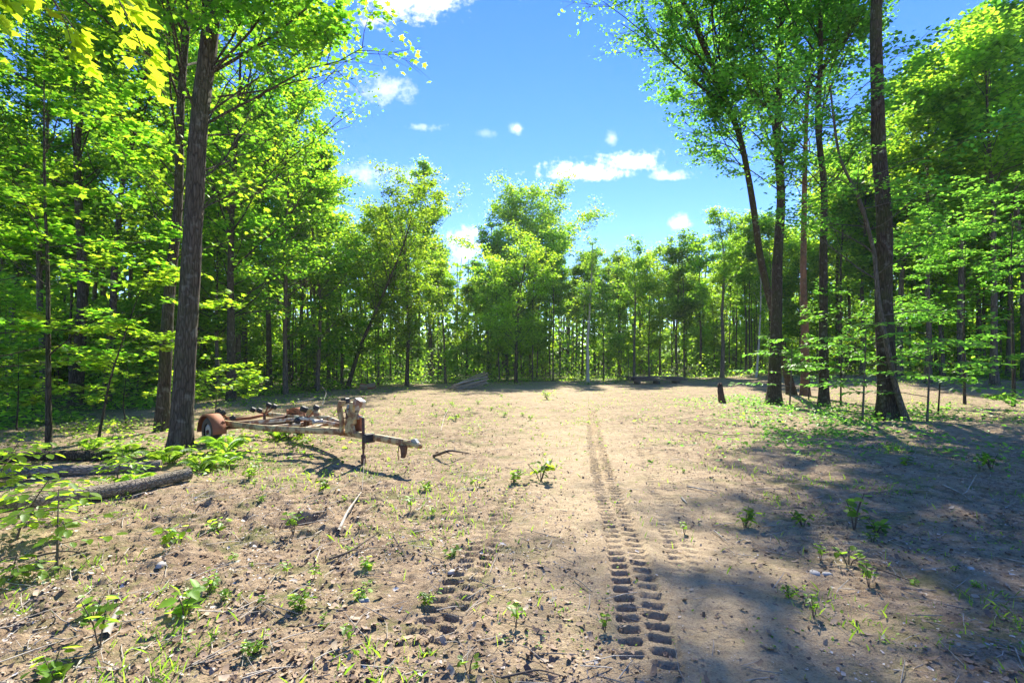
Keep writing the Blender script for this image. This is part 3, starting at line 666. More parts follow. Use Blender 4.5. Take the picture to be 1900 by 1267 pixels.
# far wood: one mass of trunks and foliage
def far_wood():
    g = np.random.default_rng(301); n = 900
    a = g.uniform(-1.5, 1.5, n); e = np.interp(a, EA, ED); y = e+17+g.random(n)*38; x = a*y; z = terrain(x, y); h = g.uniform(11, 16, n)
    Pn = np.stack([np.stack([x, y, z-.2], 1), np.stack([x+g.normal(0, .2, n), y, z+h*.5], 1), np.stack([x+g.normal(0, .5, n), y, z+h], 1)], 1)
    rr = g.uniform(.07, .2, n)[:, None]*np.array([[1, .8, .3]])
    V, Q = tubes(Pn, rr, 5); o = link('distant_trunks', mk_mesh('distant_trunks', V, [Q], True, M['bark_far']))
    tag(o, 'mass of thin distant trunks deep in the wood behind the front trees', 'trees', kind='stuff')
    m = 95000; ti = g.integers(0, n, m); zz = np.where(g.random(m) < .4, g.random(m)*.4, g.random(m))
    hh = .2+zz*(h[ti]-.2); rad = g.random(m)**.5*(2.6*np.sin(np.pi*np.clip(zz*.8+.22, 0, 1))+.5); th = g.uniform(0, 6.28, m)
    pos = np.stack([x[ti]+rad*np.cos(th), y[ti]+rad*np.sin(th), z[ti]+hh], 1)
    V, T = leaves(pos, .74, LEAF2, g, .8); o = link('distant_foliage', mk_mesh('distant_foliage', V, [T], False, M['far']))
    tag(o, 'mass of far foliage closing the wood behind the front trees', 'foliage', kind='stuff')
far_wood()

# undergrowth: what nobody could count
def undergrowth():
    g = np.random.default_rng(302); P_ = []
    n = 32000; a = g.uniform(-1.3, 1.35, n); e = np.interp(a, EA, ED); y = e-.8+g.random(n)**1.6*26; x = a*y
    cl = vnoise(x*.5, y*.5, 90); k = cl > .38; x, y, cl = x[k], y[k], cl[k]
    z = terrain(x, y)+g.random(len(x))**1.5*(.25+1.3*ss(.4, .9, cl)); P_.append(np.stack([x, y, z], 1))
    V, T = leaves(P_[0], .17, LEAF2, g, .4); o = link('undergrowth', mk_mesh('undergrowth', V, [T], False, M['far']))
    tag(o, 'low leafy undergrowth covering the forest floor under the trees', 'undergrowth', kind='stuff')
    # patch round the right trunk group and round the big maple, and sprinkled across the clearing
    def patch(n, fx, name, label, size, mat, hmax, dens):
        pos = fx(n); k = g.random(len(pos)) < dens(pos[:, 0], pos[:, 1]); pos = pos[k]
        pos[:, 2] = terrain(pos[:, 0], pos[:, 1])+.01+g.random(len(pos))**1.7*hmax*(.35+.65*ss(4, 10, pos[:, 1]))
        V, T = leaves(pos, size*(.42+.58*ss(4, 11, pos[:, 1])), LEAF4, g, .4); o = link(name, mk_mesh(name, V, [T], False, M[mat])); tag(o, label, 'plants', kind='stuff')
    c1 = [ground(1430, 760), ground(1560, 770), ground(1660, 790), ground(1380, 745), ground(1740, 770), ground(1500, 800), ground(1600, 830)]
    def fx(n):
        i = g.integers(0, len(c1), n); return np.stack([np.array([c1[k].x for k in i])+g.normal(0, 1.5, n), np.array([c1[k].y for k in i])+g.normal(0, 1.3, n), np.zeros(n)], 1)
    patch(9000, fx, 'ground_plants', 'low green ground plants around the feet of the right trunk group', .10, 'beech', .32, lambda x, y: ss(.42, .62, vnoise(x*1.6, y*1.6, 91)))
    c2 = [ground(300, 845), ground(200, 835), ground(60, 850), ground(420, 830), ground(120, 800), ground(250, 800), ground(380, 860), ground(20, 900), ground(500, 830), ground(-100, 850)]
    def fx2(n):
        i = g.integers(0, len(c2), n); return np.stack([np.array([c2[k].x for k in i])+g.normal(0, 1.1, n), np.array([c2[k].y for k in i])+g.normal(0, .9, n), np.zeros(n)], 1)
    patch(6500, fx2, 'ground_plants', 'low green ground plants around the big maple and the logs', .085, 'shrub', .28, lambda x, y: ss(.40, .62, vnoise(x*2, y*2, 92)))
    def fx3(n):
        a = g.uniform(-1.05, 1.05, n); y = 3+g.random(n)**1.2*42; return np.stack([a*y, y, np.zeros(n)], 1)
    patch(76000, fx3, 'ground_plants', 'tiny sprouts and weeds sprinkled thinly over the bare soil', .055, 'shrub', .09,
          lambda x, y: ss(.60, .80, vnoise(x*1.9, y*1.9, 93))*(.5+.5*ss(6, 20, y))*(y < edge(x, y))*(1-.85*np.exp(-((x-1.3)/1.2)**2)*(y < 14))+.01)
    # far rim of the clearing
    def fx4(n):
        a = g.uniform(-.6, 1.1, n); y = np.interp(a, EA, ED)-g.random(n)**1.4*9; return np.stack([a*y, y, np.zeros(n)], 1)
    def fx5(n):
        a = g.uniform(-1.1, 1.25, n); y = np.interp(a, EA, ED)+.3+g.random(n)*7; return np.stack([a*y, y, np.zeros(n)], 1)
    patch(21000, fx5, 'edge_brush', 'leafy brush up to head height filling the foot of the tree line', .19, 'far', 2.4, lambda x, y: ss(.38, .60, vnoise(x*.45, y*.45, 98)))
    # thin grass blades in patches
    n = 26000; a = g.uniform(-1.1, 1.1, n); y = 2.6+g.random(n)**1.3*22; x = a*y
    k = g.random(n) < (ss(.58, .74, vnoise(x*1.4, y*1.4, 99))*.9+.03)*(1-.8*np.exp(-((x-1.3)/1.1)**2)); x, y = x[k], y[k]; n = len(x); h = g.uniform(.03, .10, n); th = g.uniform(0, 6.28, n); w_ = .0022+.0004*y
    b = np.stack([x, y, terrain(x, y)-.01], 1); dx = np.stack([np.cos(th)*w_, np.sin(th)*w_, 0*th], 1); ln = np.stack([g.normal(0, .03, n), g.normal(0, .03, n), h], 1)
    V = np.stack([b-dx, b+dx, b+ln*[.4, .4, .6]+dx*.7, b+ln], 1).reshape(-1, 3); T = (np.arange(n)[:, None, None]*4+np.array([[0, 1, 2], [0, 2, 3]])[None]).reshape(-1, 3)
    tag(link('grass_blades', mk_mesh('grass_blades', V, [T], False, M['shrub'])), 'thin grass blades coming up in patches of the bare soil', 'grass', kind='stuff')
    patch(9000, fx4, 'ground_plants', 'strip of weeds along the foot of the tree line', .13, 'shrub', .22, lambda x, y: ss(.45, .7, vnoise(x*.7, y*.9, 94)))
undergrowth()

# litter, chips, clods, twigs
def scatter(n, name, label, mat, size, g, dens, tpl=LEAF4, tilt=.5, lift=.004, rmax=26, p=1.6, kindc='litter'):
    a = g.uniform(-1.15, 1.15, n); y = 2.2+g.random(n)**p*rmax; x = a*y
    k = g.random(n) < dens(x, y); x, y = x[k], y[k]
    z = ground_z(x, y)+lift
    V, T = leaves(np.stack([x, y, z], 1), size, tpl, g, tilt, .0); o = link(name, mk_mesh(name, V, [T], False, M[mat])); tag(o, label, kindc, kind='stuff')
gm = bpy.data.objects['ground'].data
from mathutils.bvhtree import BVHTree
_co = np.zeros(len(gm.vertices)*3, np.float32); gm.vertices.foreach_get('co', _co); _co = _co.reshape(-1, 3)
_r = np.hypot(_co[:, 0], _co[:, 1]); _ok = (_r < 62)
# quick height lookup through a fine raster of nearest vertices
GX0, GY0, GS = -34.0, 0.0, .04
_grid = np.full((int(62/GS), int(68/GS)), np.nan, np.float32)
_ii = ((_co[_ok, 1]-GY0)/GS).astype(int); _jj = ((_co[_ok, 0]-GX0)/GS).astype(int)
_in = (_ii >= 0)*(_ii < _grid.shape[0])*(_jj >= 0)*(_jj < _grid.shape[1]); _grid[_ii[_in], _jj[_in]] = _co[_ok][_in, 2]
def ground_z(x, y):
    x = np.atleast_1d(x); y = np.atleast_1d(y)
    i = np.clip(((y-GY0)/GS).astype(int), 0, _grid.shape[0]-1); j = np.clip(((x-GX0)/GS).astype(int), 0, _grid.shape[1]-1)
    z = _grid[i, j]; return np.where(np.isnan(z), terrain(x, y), z)
def GZ(x, y): return float(ground_z(x, y)[0])
g3 = np.random.default_rng(303)
off = lambda x, y: 1-.88*np.exp(-((x-1.4)/1.3)**2)
leftd = lambda x, y: np.clip((.16+1.0*(1-ss(-1.6, .6, x)))*(.15+1.1*ss(.47, .62, vnoise(x*2.2, y*2.2, 95))), 0, 1)*(y < edge(x, y)+1)
def flake_mat(name, stops):
    m, n, o = new_mat(name); geo = n.add('ShaderNodeNewGeometry'); c = n.ramp(geo.outputs['Random Per Island'], stops)
    nz = n.noise(geo.outputs['Position'], 60, 3, .6); c = n.mix(n.m('MULTIPLY', nz, .5), c, (.16, .11, .08))
    p = n.add('ShaderNodeBsdfPrincipled', inp={'Base Color': c, 'Roughness': .8}); n.l.new(p.outputs[0], o.inputs[0]); return m
M['chip'] = flake_mat('bleached_flakes', [(0, (.30, .22, .15)), (.35, (.42, .34, .26)), (.7, (.62, .56, .48)), (1, (.78, .74, .68))])
M['litter'] = flake_mat('dead_leaf_flakes', [(0, (.13, .08, .05)), (.5, (.28, .19, .12)), (.85, (.40, .29, .19)), (1, (.52, .42, .30))])
def flake(seed):
    g = np.random.default_rng(seed); n = 6; a = np.sort((np.arange(n)+g.uniform(-.35, .35, n))*2*np.pi/n); rr = g.uniform(.22, .62, n)
    V = np.stack([rr*np.cos(a)*.62, rr*np.sin(a), g.uniform(-.05, .22, n)], 1); return np.concatenate([V, [[0, 0, .02]]]), np.array([[i, (i+1) % n, n] for i in range(n)])
for q in range(3):
    nmq = ['fine', 'ragged', 'larger'][q]
    scatter([44000, 15000, 3600][q], 'bleached_leaf_litter', nmq+' scraps of pale bleached leaves and bark strewn over the soil', 'chip', [.020, .034, .062][q], g3, leftd, flake(q), tilt=.3)
    scatter([30000, 20000, 5000][q], 'brown_leaf_litter', nmq+' brown dead leaves strewn over the soil', 'litter', [.028, .048, .078][q], g3, lambda x, y: off(x, y)*(.25+.75*ss(.4, .6, vnoise(x*1.1, y*1.1, 96))), flake(q+5), tilt=.35)
CL = (np.array([[0, 0, 1], [1, 0, 0], [0, 1, 0], [-1, 0, 0], [0, -1, 0.]])*.5, np.array([[0, 1, 2], [0, 2, 3], [0, 3, 4], [0, 4, 1]]))
scatter(60000, 'soil_clods', 'dark crumbs and clods of loose soil', 'clod', .032, g3, lambda x, y: off(x, y)*ss(.45, .7, vnoise(x*2.3, y*2.3, 97)), CL, .5, -.008, 20, 1.5, 'soil')
def twigs():
    g = np.random.default_rng(304); n = 3000
    a = g.uniform(-1.1, 1.1, n); y = 2.3+g.random(n)**1.5*20; x = a*y; k = g.random(n) < off(x, y)*.9; x, y = x[k], y[k]; n = len(x)
    th = g.uniform(0, 3.14, n); L = g.uniform(.04, .22, n); z = ground_z(x, y)+.012
    d = np.stack([np.cos(th), np.sin(th), g.normal(0, .12, n)], 1)*L[:, None]; p0 = np.stack([x, y, z], 1)
    Pn = np.stack([p0-d, p0+g.normal(0, .01, (n, 3)), p0+d], 1); V, Q = tubes(Pn, (g.uniform(.0018, .005, n))[:, None]*np.array([[.9, 1, .5]]), 3)
    o = link('twig_litter', mk_mesh('twig_litter', V, [Q], True, M['stick'])); tag(o, 'fine broken twigs scattered over the soil', 'twigs', kind='stuff')
twigs()

# ------------------------------------------------------------------ seedlings and ferns in the clearing
def seedling_parts(seed, h, n_stem, n_leaf, leaf, spread):
    g = np.random.default_rng(seed); tb = []; pos = []; hd = []
    for s in range(n_stem):
        a = g.uniform(0, 6.28); e = np.array([math.cos(a)*spread*g.uniform(.3, 1), math.sin(a)*spread*g.uniform(.3, 1), h*g.uniform(.6, 1)])
        pp = np.stack([[0, 0, -.02], e*[.35, .35, .5], e*[.8, .8, .85], e]); tb.append(tubes(pp[None], np.array([[.005, .004, .003, .002]]), 4))
        for k in range(n_leaf//n_stem):
            t = g.uniform(.35, 1); pos.append(np.array([np.interp(t, [0, .4, .8, 1], pp[:, i]) for i in range(3)])+g.normal(0, .012, 3)); hd.append(g.uniform(0, 6.28))
    lv = leaves(np.array(pos), leaf, LEAF4, g, .4, .25, np.array(hd)); return merge(tb), lv
def seedling_mesh(seed, h, n_stem, n_leaf, leaf, spread, mat='shrub'):
    st, lv = seedling_parts(seed, h, n_stem, n_leaf, leaf, spread)
    return mk_mesh('stem', st[0], [st[1]], True, M['stick_dark']), mk_mesh('foliage', lv[0], [lv[1]], False, M[mat])
SD = [seedling_mesh(400, .22, 5, 34, .075, .13, 'sunny'), seedling_mesh(401, .16, 4, 22, .085, .14), seedling_mesh(402, .28, 3, 20, .07, .1), seedling_mesh(403, .10, 3, 12, .06, .09), seedling_mesh(404, .20, 6, 46, .06, .20, 'shrub')]
def seedling(px, py, k, s, label, group=None):
    p = ground(px, py); p.z = GZ(p.x, p.y)-.01
    o = thing('seedling', label, 'plant', p, rng.uniform(0, 6.28), group, s)
    link('stem', SD[k][0], o); link('foliage', SD[k][1], o, kind='stuff'); return o
for px, py, k, s, lb in [
    (1003, 892, 0, 1.55, 'bushy bright seedling standing just left of the main tyre track in mid clearing'),
    (952, 896, 4, 1.1, 'lower wide clump of leaves directly left of the bushy bright seedling'),
    (886, 902, 3, 1.5, 'small clump between the left tyre track and the wide leaf clump'),
    (597, 914, 0, 1.0, 'round little seedling with pale leaves in front of the trailer jack'),
    (544, 996, 2, 1.0, 'upright sprout growing at the front rim of the dug hole'),
    (330, 1016, 0, 1.15, 'leafy seedling in the left foreground level with the dug hole'),
    (405, 985, 1, .8, 'small pale seedling between the left seedling and the dug hole'),
    (342, 1142, 1, 1.15, 'large-leaved seedling in the litter of the left foreground'),
    (185, 1205, 2, 1.1, 'scrawny multi-stemmed seedling near the bottom left'),
    (175, 1150, 1, .8, 'small broad-leaved plant above the scrawny seedling'),
    (95, 1262, 1, .9, 'blue-green leafy plant at the bottom left edge of the view'),
    (466, 1208, 4, .6, 'small weed low on the left of the bottom foreground'),
    (648, 1200, 2, .55, 'small upright sprout in the bottom foreground left of the tracks'),
    (548, 1130, 4, .75, 'feathery pale green weed left of the left tyre track'),
    (762, 948, 2, .8, 'thin tall sprout with a yellow top left of the left tyre track'),
    (958, 1165, 2, .65, 'thin sprout between the two wheel tracks'),
    (870, 1246, 3, .9, 'tiny leaf pair at the bottom between the tracks'),
    (1122, 1175, 2, .55, 'thin leafy sprout just left of the main tyre track near the bottom'),
    (1382, 975, 0, 1.0, 'bright seedling at the edge of the shade right of the tracks'),
    (1490, 975, 4, .9, 'low feathery weed in half shade right of the bright seedling'),
    (1585, 978, 2, 1.5, 'tallest green plant in the shaded right foreground'),
    (1625, 985, 1, 1.0, 'dark leafy plant beside the tallest plant in the shade'),
    (1575, 1045, 3, 1.5, 'small nettle-like plant below the tallest shaded plant'),
    (1840, 870, 4, 1.5, 'wide leafy plant in the deep shade near the right edge'),
    (1612, 1085, 2, .8, 'small sprout in the lower right shade'),
    (1680, 862, 1, 1.0, 'small plant in the shade below the biggest right trunk'),
    (845, 780, 0, 1.1, 'yellowish seedling on the bare rise behind the trailer hitch'),
    (790, 905, 1, .8, 'low seedling in front of the trailer hitch'),
    (460, 890, 4, 1.0, 'low leafy clump under the middle of the trailer'),
    (1015, 740, 4, 2.2, 'patch of weeds in the middle of the far clearing')]:
    seedling(px, py, k, s, lb)
zones = [((560, 1000), (720, 800), 'small green sprout dotted over the bare soil beyond the trailer', 30), ((380, 860), (880, 1240), 'small green sprout in the sunlit left foreground soil', 26),
         ((1220, 1880), (830, 1240), 'small dark green sprout in the shaded right foreground soil', 13)]
for (xa, xb), (ya, yb), lb, n in zones:
    for i in range(n):
        seedling(rng.uniform(xa, xb), rng.uniform(ya, yb)*.5+.5*rng.uniform(ya, yb), int(rng.choice([1, 2, 3, 4])), rng.uniform(.3, .62)*(1.6 if yb == 800 else 1), lb, lb.replace('sprout', 'sprouts'))
# ferns
def fern_mesh(seed, n=9, L=.55):
    g = np.random.default_rng(seed); tb = []; pos = []; hd = []; sz = []
    for f in range(n):
        a = f*2*math.pi/n+g.normal(0, .2); t = np.linspace(0, 1, 14); l = L*g.uniform(.75, 1.1)
        x = t*l; z = .34*l*np.sin(t*2.4)*1.6
        pp = np.stack([x*math.cos(a), x*math.sin(a), z], 1); tb.append(tubes(pp[None], np.linspace(.004, .001, 14)[None], 3))
        for k in range(2, 14):
            for s in (-1, 1):
                for q in (0, .5):
                    pos.append(pp[k]*(1-q)+pp[k-1]*q); hd.append(a+s*1.25); sz.append(l*.36*math.sin(math.pi*min(1, (t[k]*.85+.13))))
    g2 = np.random.default_rng(seed); pos = np.array(pos); n = len(pos)
    tpl = (LEAF4[0]*np.array([.42, 1, 1]), LEAF4[1]); V0, Tt = tpl
    hd = np.array(hd); h = np.stack([np.cos(hd), np.sin(hd), np.full(n, -.25)], 1); nr = np.tile([[0, 0, 1.]], (n, 1)); X = norm(np.cross(h, nr)); Y = norm(h); Zv = np.cross(X, Y)
    V = pos[:, None]+np.array(sz)[:, None, None]*(V0[None, :, 0:1]*X[:, None]+V0[None, :, 1:2]*Y[:, None]+V0[None, :, 2:3]*Zv[:, None])
    T = (np.arange(n)[:, None, None]*len(V0)+Tt[None]).reshape(-1, 3)
    st = merge(tb); return mk_mesh('stalks', st[0], [st[1]], True, M['stick_dark']), mk_mesh('fronds', V.reshape(-1, 3), [T], False, M['shrub'])
FN = [fern_mesh(500), fern_mesh(501, 7, .6), fern_mesh(502, 8, .45)]
for i, (px, py, s, lb) in enumerate([(310, 862, 1.2, 'fern at the front of the big maple trunk, just above the log end'), (420, 842, 1.2, 'fern in front of the trailer wheel'), 
                              (235, 850, 1.3, 'fern behind the logs left of the big maple'), (375, 872, .9, 'fern at the cut end of the nearer log'), (420, 862, .8, 'small fern in front of the trailer wheel fern'), (170, 835, 1.2, 'fern between the thin sapling and the logs'),
                              (520, 815, 1.2, 'fern growing through the middle of the trailer frame'), (250, 905, .7, 'small fern in front of the nearer log')]):
    p = ground(px, py); p.z = GZ(p.x, p.y); o = thing('fern', lb, 'fern', p, i*1.3, None, s*.72); a, b = FN[i % 3]; link('stalks', a, o); link('fronds', b, o, kind='stuff')

# foreground saplings on the left, leaf by leaf
beech_leaf = mk_mesh('leaf', np.array([[0, 0, 0], [.2, .12, .04], [.33, .38, .05], [.25, .7, .03], [0, 1, -.08], [-.25, .7, .03], [-.33, .38, .05], [-.2, .12, .04]]),
                     [np.array([[0, 1, 2], [0, 2, 3], [0, 3, 4], [0, 4, 5], [0, 5, 6], [0, 6, 7]])], False, M['sunny'])
def leafy_sapling(px, py, h, bend, nb, per, size, label, leafme, seed, blen=.4):
    g = np.random.default_rng(seed); p = ground(px, py); p.z = GZ(p.x, p.y)-.02
    root = thing('leafy_sapling', label, 'plant', p)
    pp = spline([(0, 0, 0), (bend[0]*.2, bend[1]*.2, h*.35), (bend[0]*.6, bend[1]*.6, h*.7), (bend[0], bend[1], h)], 14)
    tb = [tubes(pp[None], np.linspace(.011, .003, 14)[None], 6)]; ls = []
    for k in range(nb):
        t = .3+.7*(k+.5)/nb; s0 = pp[int(t*13)]; a = k*2.4+g.normal(0, .3); L = blen*g.uniform(.6, 1.15)*(1.2-.5*t)
        dd = np.array([math.cos(a), math.sin(a), g.uniform(-.05, .3)]); q = np.stack([s0, s0+dd*L*.5, s0+dd*L+[0, 0, -.04]]); tb.append(tubes(q[None], np.array([[.004, .003, .0015]]), 4))
        for j in range(per):
            f = .25+.75*j/(per-1); c = q[0]*(1-f)+q[2]*f; ls.append((c, a+(.9 if j % 2 else -.9)*(j < per-1)+g.normal(0, .2)))
    V, Q = merge(tb); link('stem', mk_mesh('stem', V, [Q], True, M['stick_dark']), root)
    for c, a in ls:
        link('leaf', leafme, root, tuple(c), (g.uniform(-.55, .1), g.uniform(-.3, .3), a-math.pi/2), size*g.uniform(.75, 1.2))
leafy_sapling(28, 1010, .62, (.25, .1), 20, 6, .105, 'leafy sapling with big pale green leaves at the left edge above the litter', beech_leaf, 601, .5)
leafy_sapling(106, 1055, .62, (-.12, .15), 10, 6, .095, 'crooked-stemmed leafy sapling right of the left-edge sapling', beech_leaf, 602, .4)
leafy_sapling(-30, 960, .85, (.3, .1), 22, 6, .115, 'tall leafy sapling leaning in from the left edge over the logs', beech_leaf, 603, .55)
leafy_sapling(215, 905, .55, (.1, .0), 13, 6, .10, 'leafy sapling growing in front of the middle of the logs', beech_leaf, 604, .4)
leafy_sapling(20, 1085, .22, (.05, .0), 8, 5, .09, 'dark low leafy plant in the shade at the left edge', beech_leaf, 605, .28)
# big-leaved branches of young beech in front of the right trunks, leaf by leaf
br_leaf = mk_mesh('leaf', np.array([v.co[:] for v in beech_leaf.vertices]), [np.array([[0, 1, 2], [0, 2, 3], [0, 3, 4], [0, 4, 5], [0, 5, 6], [0, 6, 7]])], False, M['beech'])
def layered(px, py, h, tiers, label, seed, d_len, n_t=7):
    g = np.random.default_rng(seed); p = ground(px, py); p.z = GZ(p.x, p.y)-.03; root = thing('beech_sapling', label, 'tree', p)
    pp = spline([(0, 0, 0), (.1, .05, h*.5), (.05, -.1, h)], 20); tb = [tubes(pp[None], np.linspace(.035, .008, 20)[None], 7)]; ls = []
    for k in range(tiers):
        t = .28+.72*(k+.5)/tiers; s0 = pp[int(t*19)]; a = k*2.4+seed; L = d_len*g.uniform(.7, 1.2)*(1.25-.6*t)
        dd = np.array([math.cos(a), math.sin(a), .12]); q = np.stack([s0, s0+dd*L*.5+[0, 0, .05], s0+dd*L+[0, 0, -.12]]); tb.append(tubes(q[None], np.array([[.012, .008, .003]]), 5))
        for m in range(n_t):
            f = .3+.7*m/(n_t-1); c = (q[0]*(1-f)+q[2]*f)+[0, 0, .1*math.sin(math.pi*f)]; sd = 1 if m % 2 else -1; b = a+sd*.8*(m < n_t-1); l2 = L*.36*(1.2-f*.6)
            e = c+np.array([math.cos(b), math.sin(b), -.06])*l2; tb.append(tubes(np.stack([c, (c+e)/2, e])[None], np.array([[.004, .003, .001]]), 3))
            for j in range(4):
                ff = (j+1)/4; ls.append((c*(1-ff)+e*ff, b+(.8 if j % 2 else -.8)*(j < 3)+g.normal(0, .2)))
    V, Q = merge(tb); link('trunk', mk_mesh('trunk', V, [Q], True, M['bark_grey']), root)
    for c, a in ls[:300]:
        link('leaf', br_leaf, root, tuple(c), (g.uniform(-.6, .15), g.uniform(-.3, .3), a-math.pi/2), .17*g.uniform(.75, 1.2))
layered(1600, 785, 2.9, 10, 'broad tiered beech sapling just left of the foot of the biggest right trunk', 611, 2.1)
layered(1720, 790, 2.7, 9, 'broad tiered beech sapling at the right side of the foot of the biggest right trunk', 612, 2.0)
layered(1465, 757, 2.8, 8, 'tiered beech sapling between the very dark trunk and the slim straight trunk', 613, 2.1)

# ------------------------------------------------------------------ logs, stump, sticks, piles
def cyl_log(name, label, a, b, r, mat=M['log'], sides=18, k=60, parent=None, cat='log', ends=True, seed=3, group=None):
    a, b = Vector(a), Vector(b); g = np.random.default_rng(seed); t = np.linspace(0, 1, k)[:, None]
    o = None
    if parent is None: o = thing(name, label, cat, a, 0, group); base = a
    else: base = Vector((0, 0, 0))
    pth = np.array(a-base)[None]*(1-t)+np.array(b-base)[None]*t; pth[:, 2] += .03*np.sin(t[:, 0]*5+seed)
    V, Q = tubes(pth[None], (r*(1+.12*(vnoise(t[:, 0]*6, t[:, 0]*0, seed)-.5)-.12*t[:, 0]))[None], sides); V = V.reshape(k, sides, 3)
    nz = vnoise(np.arange(sides)[None]*.9+0*t, t*9+0*np.arange(sides)[None], seed)-.5; V = pth[:, None]+(V-pth[:, None])*(1+.07*nz[..., None]); V = V.reshape(-1, 3)
    body = link('trunk' if parent is None else name, mk_mesh('log_body', V, [Q], True, mat), o if parent is None else parent)
    if ends:
        for e, nm in ((0, 'cut_end'), (k-1, 'cut_end')):
            ring = V[e*sides:(e+1)*sides]; c = ring.mean(0); W = np.concatenate([ring, [c]]); T = [[i, (i+1) % sides, sides] for i in range(sides)]
            link(nm, mk_mesh('cut_end', W, [np.array(T)], False, M['cut']), o if parent is None else body)
    return o or body
def gp(px, py, dz=0):
    p = ground(px, py); p.z = GZ(p.x, p.y)+dz; return p
cyl_log('log', 'nearer long log lying at the left, its cut end facing the trailer', gp(352, 895, .095), gp(-120, 985, .10), .088, seed=3)
cyl_log('log', 'log lying behind the nearer long log, ending beside it', gp(300, 872, .095), gp(-100, 900, .10), .09, seed=4)
cyl_log('log', 'thin dark log at the back of the logs, under the saplings', gp(210, 852, .10), gp(-60, 872, .10), .09, seed=5, mat=M['bark_dark'])
def stump():
    p = gp(1341, 747); o = thing('broken_stump', 'small dark jagged stump on the soil left of the very dark trunk', 'stump', p); k, s = 9, 12
    th = np.arange(s)*2*math.pi/s; V = []
    for i in range(k):
        t = i/(k-1); r = .17*(1-.35*t)
        top = .55*(1+.5*np.sin(th*1.0+.5)+.35*vnoise(th*3, th*0, 5)); z = t*top; rr = r*(1+.3*(vnoise(th*2.5, th*0+t*3, 9)-.5))
        V.append(np.stack([rr*np.cos(th)-.12*t, rr*np.sin(th), z-.05], 1))
    V = np.concatenate(V); q = [[i*s+j, i*s+(j+1) % s, (i+1)*s+(j+1) % s, (i+1)*s+j] for i in range(k-1) for j in range(s)]
    c = V[-s:].mean(0)-[0, 0, .15]; V = np.concatenate([V, [c]]); T = [[(k-1)*s+j, (k-1)*s+(j+1) % s, len(V)-1] for j in range(s)]
    link('wood', mk_mesh('stump_wood', V, [np.array(q), np.array(T)], False, M['rot']), o)
stump()
def stick(pts, r, label, mat='stick', name='stick', forks=0):
    pp = spline(pts, 12); o0 = pp[0].copy(); pp = pp-o0; tb = [tubes(pp[None], (np.linspace(1, .35, 12)*r)[None], 6, .2)]
    for i in range(forks):
        s0 = pp[4+3*i]; dv = norm(pp[6+3*i]-pp[4+3*i]); e = s0+(dv+np.array([-dv[1], dv[0], .5])*(1 if i % 2 else -1)*.8)*.22; e[2] = max(e[2], s0[2]-.02); tb.append(tubes(np.stack([s0, (s0+e)/2, e])[None], np.array([[r*.5, r*.35, r*.15]]), 4))
    V, Q = merge(tb); o = link(name, mk_mesh(name, V, [Q], True, M[mat]), None, tuple(o0)); tag(o, label, 'stick'); return o
for pl, r, lb, mt, fk in [
    ([gp(628, 988, .02), gp(645, 960, .10), gp(670, 918, .05)], .018, 'pale bent stick leaning on the soil right of the dug hole', 'stick', 0),
    ([gp(672, 905, .02), gp(676, 880, .3), P(676, 868, 8.2)], .004, 'thin pale twig standing upright in front of the trailer jack', 'stick', 0),
    ([gp(610, 1040, .03), gp(645, 1035, .05), gp(700, 1005, .06)], .012, 'curved dark stick below the dug hole', 'stick_dark', 1),
    ([gp(585, 1042, .02), gp(597, 1015, .03)], .009, 'short straight bleached stick below the dug hole', 'stick', 0),
    ([gp(195, 1190, .02), gp(220, 1150, .05)], .026, 'pale split piece of wood in the bottom left litter', 'stick', 0),
    ([gp(730, 1005, .05), gp(750, 1035, .03), gp(752, 1045, .02)], .009, 'short dark twig just left of the left tyre track', 'stick_dark', 0),
    ([gp(1275, 908, .02), gp(1330, 918, .03)], .012, 'thin stick lying right of the main tyre track', 'stick', 1),
    ([gp(1265, 930, .02), gp(1275, 938, .02)], .016, 'short thick stick fragment right of the main tyre track', 'stick', 0),
    ([gp(1325, 985, .03), gp(1352, 1006, .02)], .008, 'short straight stick below the bright seedling at the shade edge', 'stick', 0),
    ([gp(1750, 905, .03), gp(1790, 925, .05), gp(1812, 910, .2)], .010, 'bent twig in the shade at the right', 'stick', 1),
    ([gp(1290, 800, .03), gp(1340, 812, .05), gp(1395, 806, .02)], .012, 'stick lying on the soil in front of the very dark trunk', 'stick_dark', 1),
    ([gp(1590, 1040, .02), gp(1650, 1070, .04), gp(1690, 1078, .02)], .010, 'long thin stick in the lower right shade', 'stick_dark', 1),
    ([gp(548, 748, .02), gp(590, 742, .1), gp(606, 738, .05)], .03, 'pale fallen branch on the rise behind the trailer', 'stick', 1),
    ([gp(598, 752, .02), P(606, 728, 22), P(597, 716, 22)], .02, 'hooked grey dead branch standing behind the trailer', 'stick', 0),
    ([gp(818, 800, .02), gp(825, 775, .1), gp(835, 762, .1)], .012, 'pale stick on the bare rise right of the winch post', 'stick', 0),
    ([gp(805, 850, .02), gp(835, 858, .2), gp(870, 848, .05)], .03, 'dark torn root sticking out of the soil right of the trailer hitch', 'stick_dark', 2),
    ([gp(930, 1262, .03), gp(1000, 1250, .03), gp(1045, 1262, .02)], .008, 'thin twig at the bottom edge between the tracks', 'stick_dark', 1),
    ([gp(60, 1040, .03), gp(120, 1030, .04), gp(190, 1025, .02)], .010, 'thin straight branch lying behind the crooked sapling', 'stick_dark', 0)]:
    stick(pl, r, lb, mt, forks=fk)
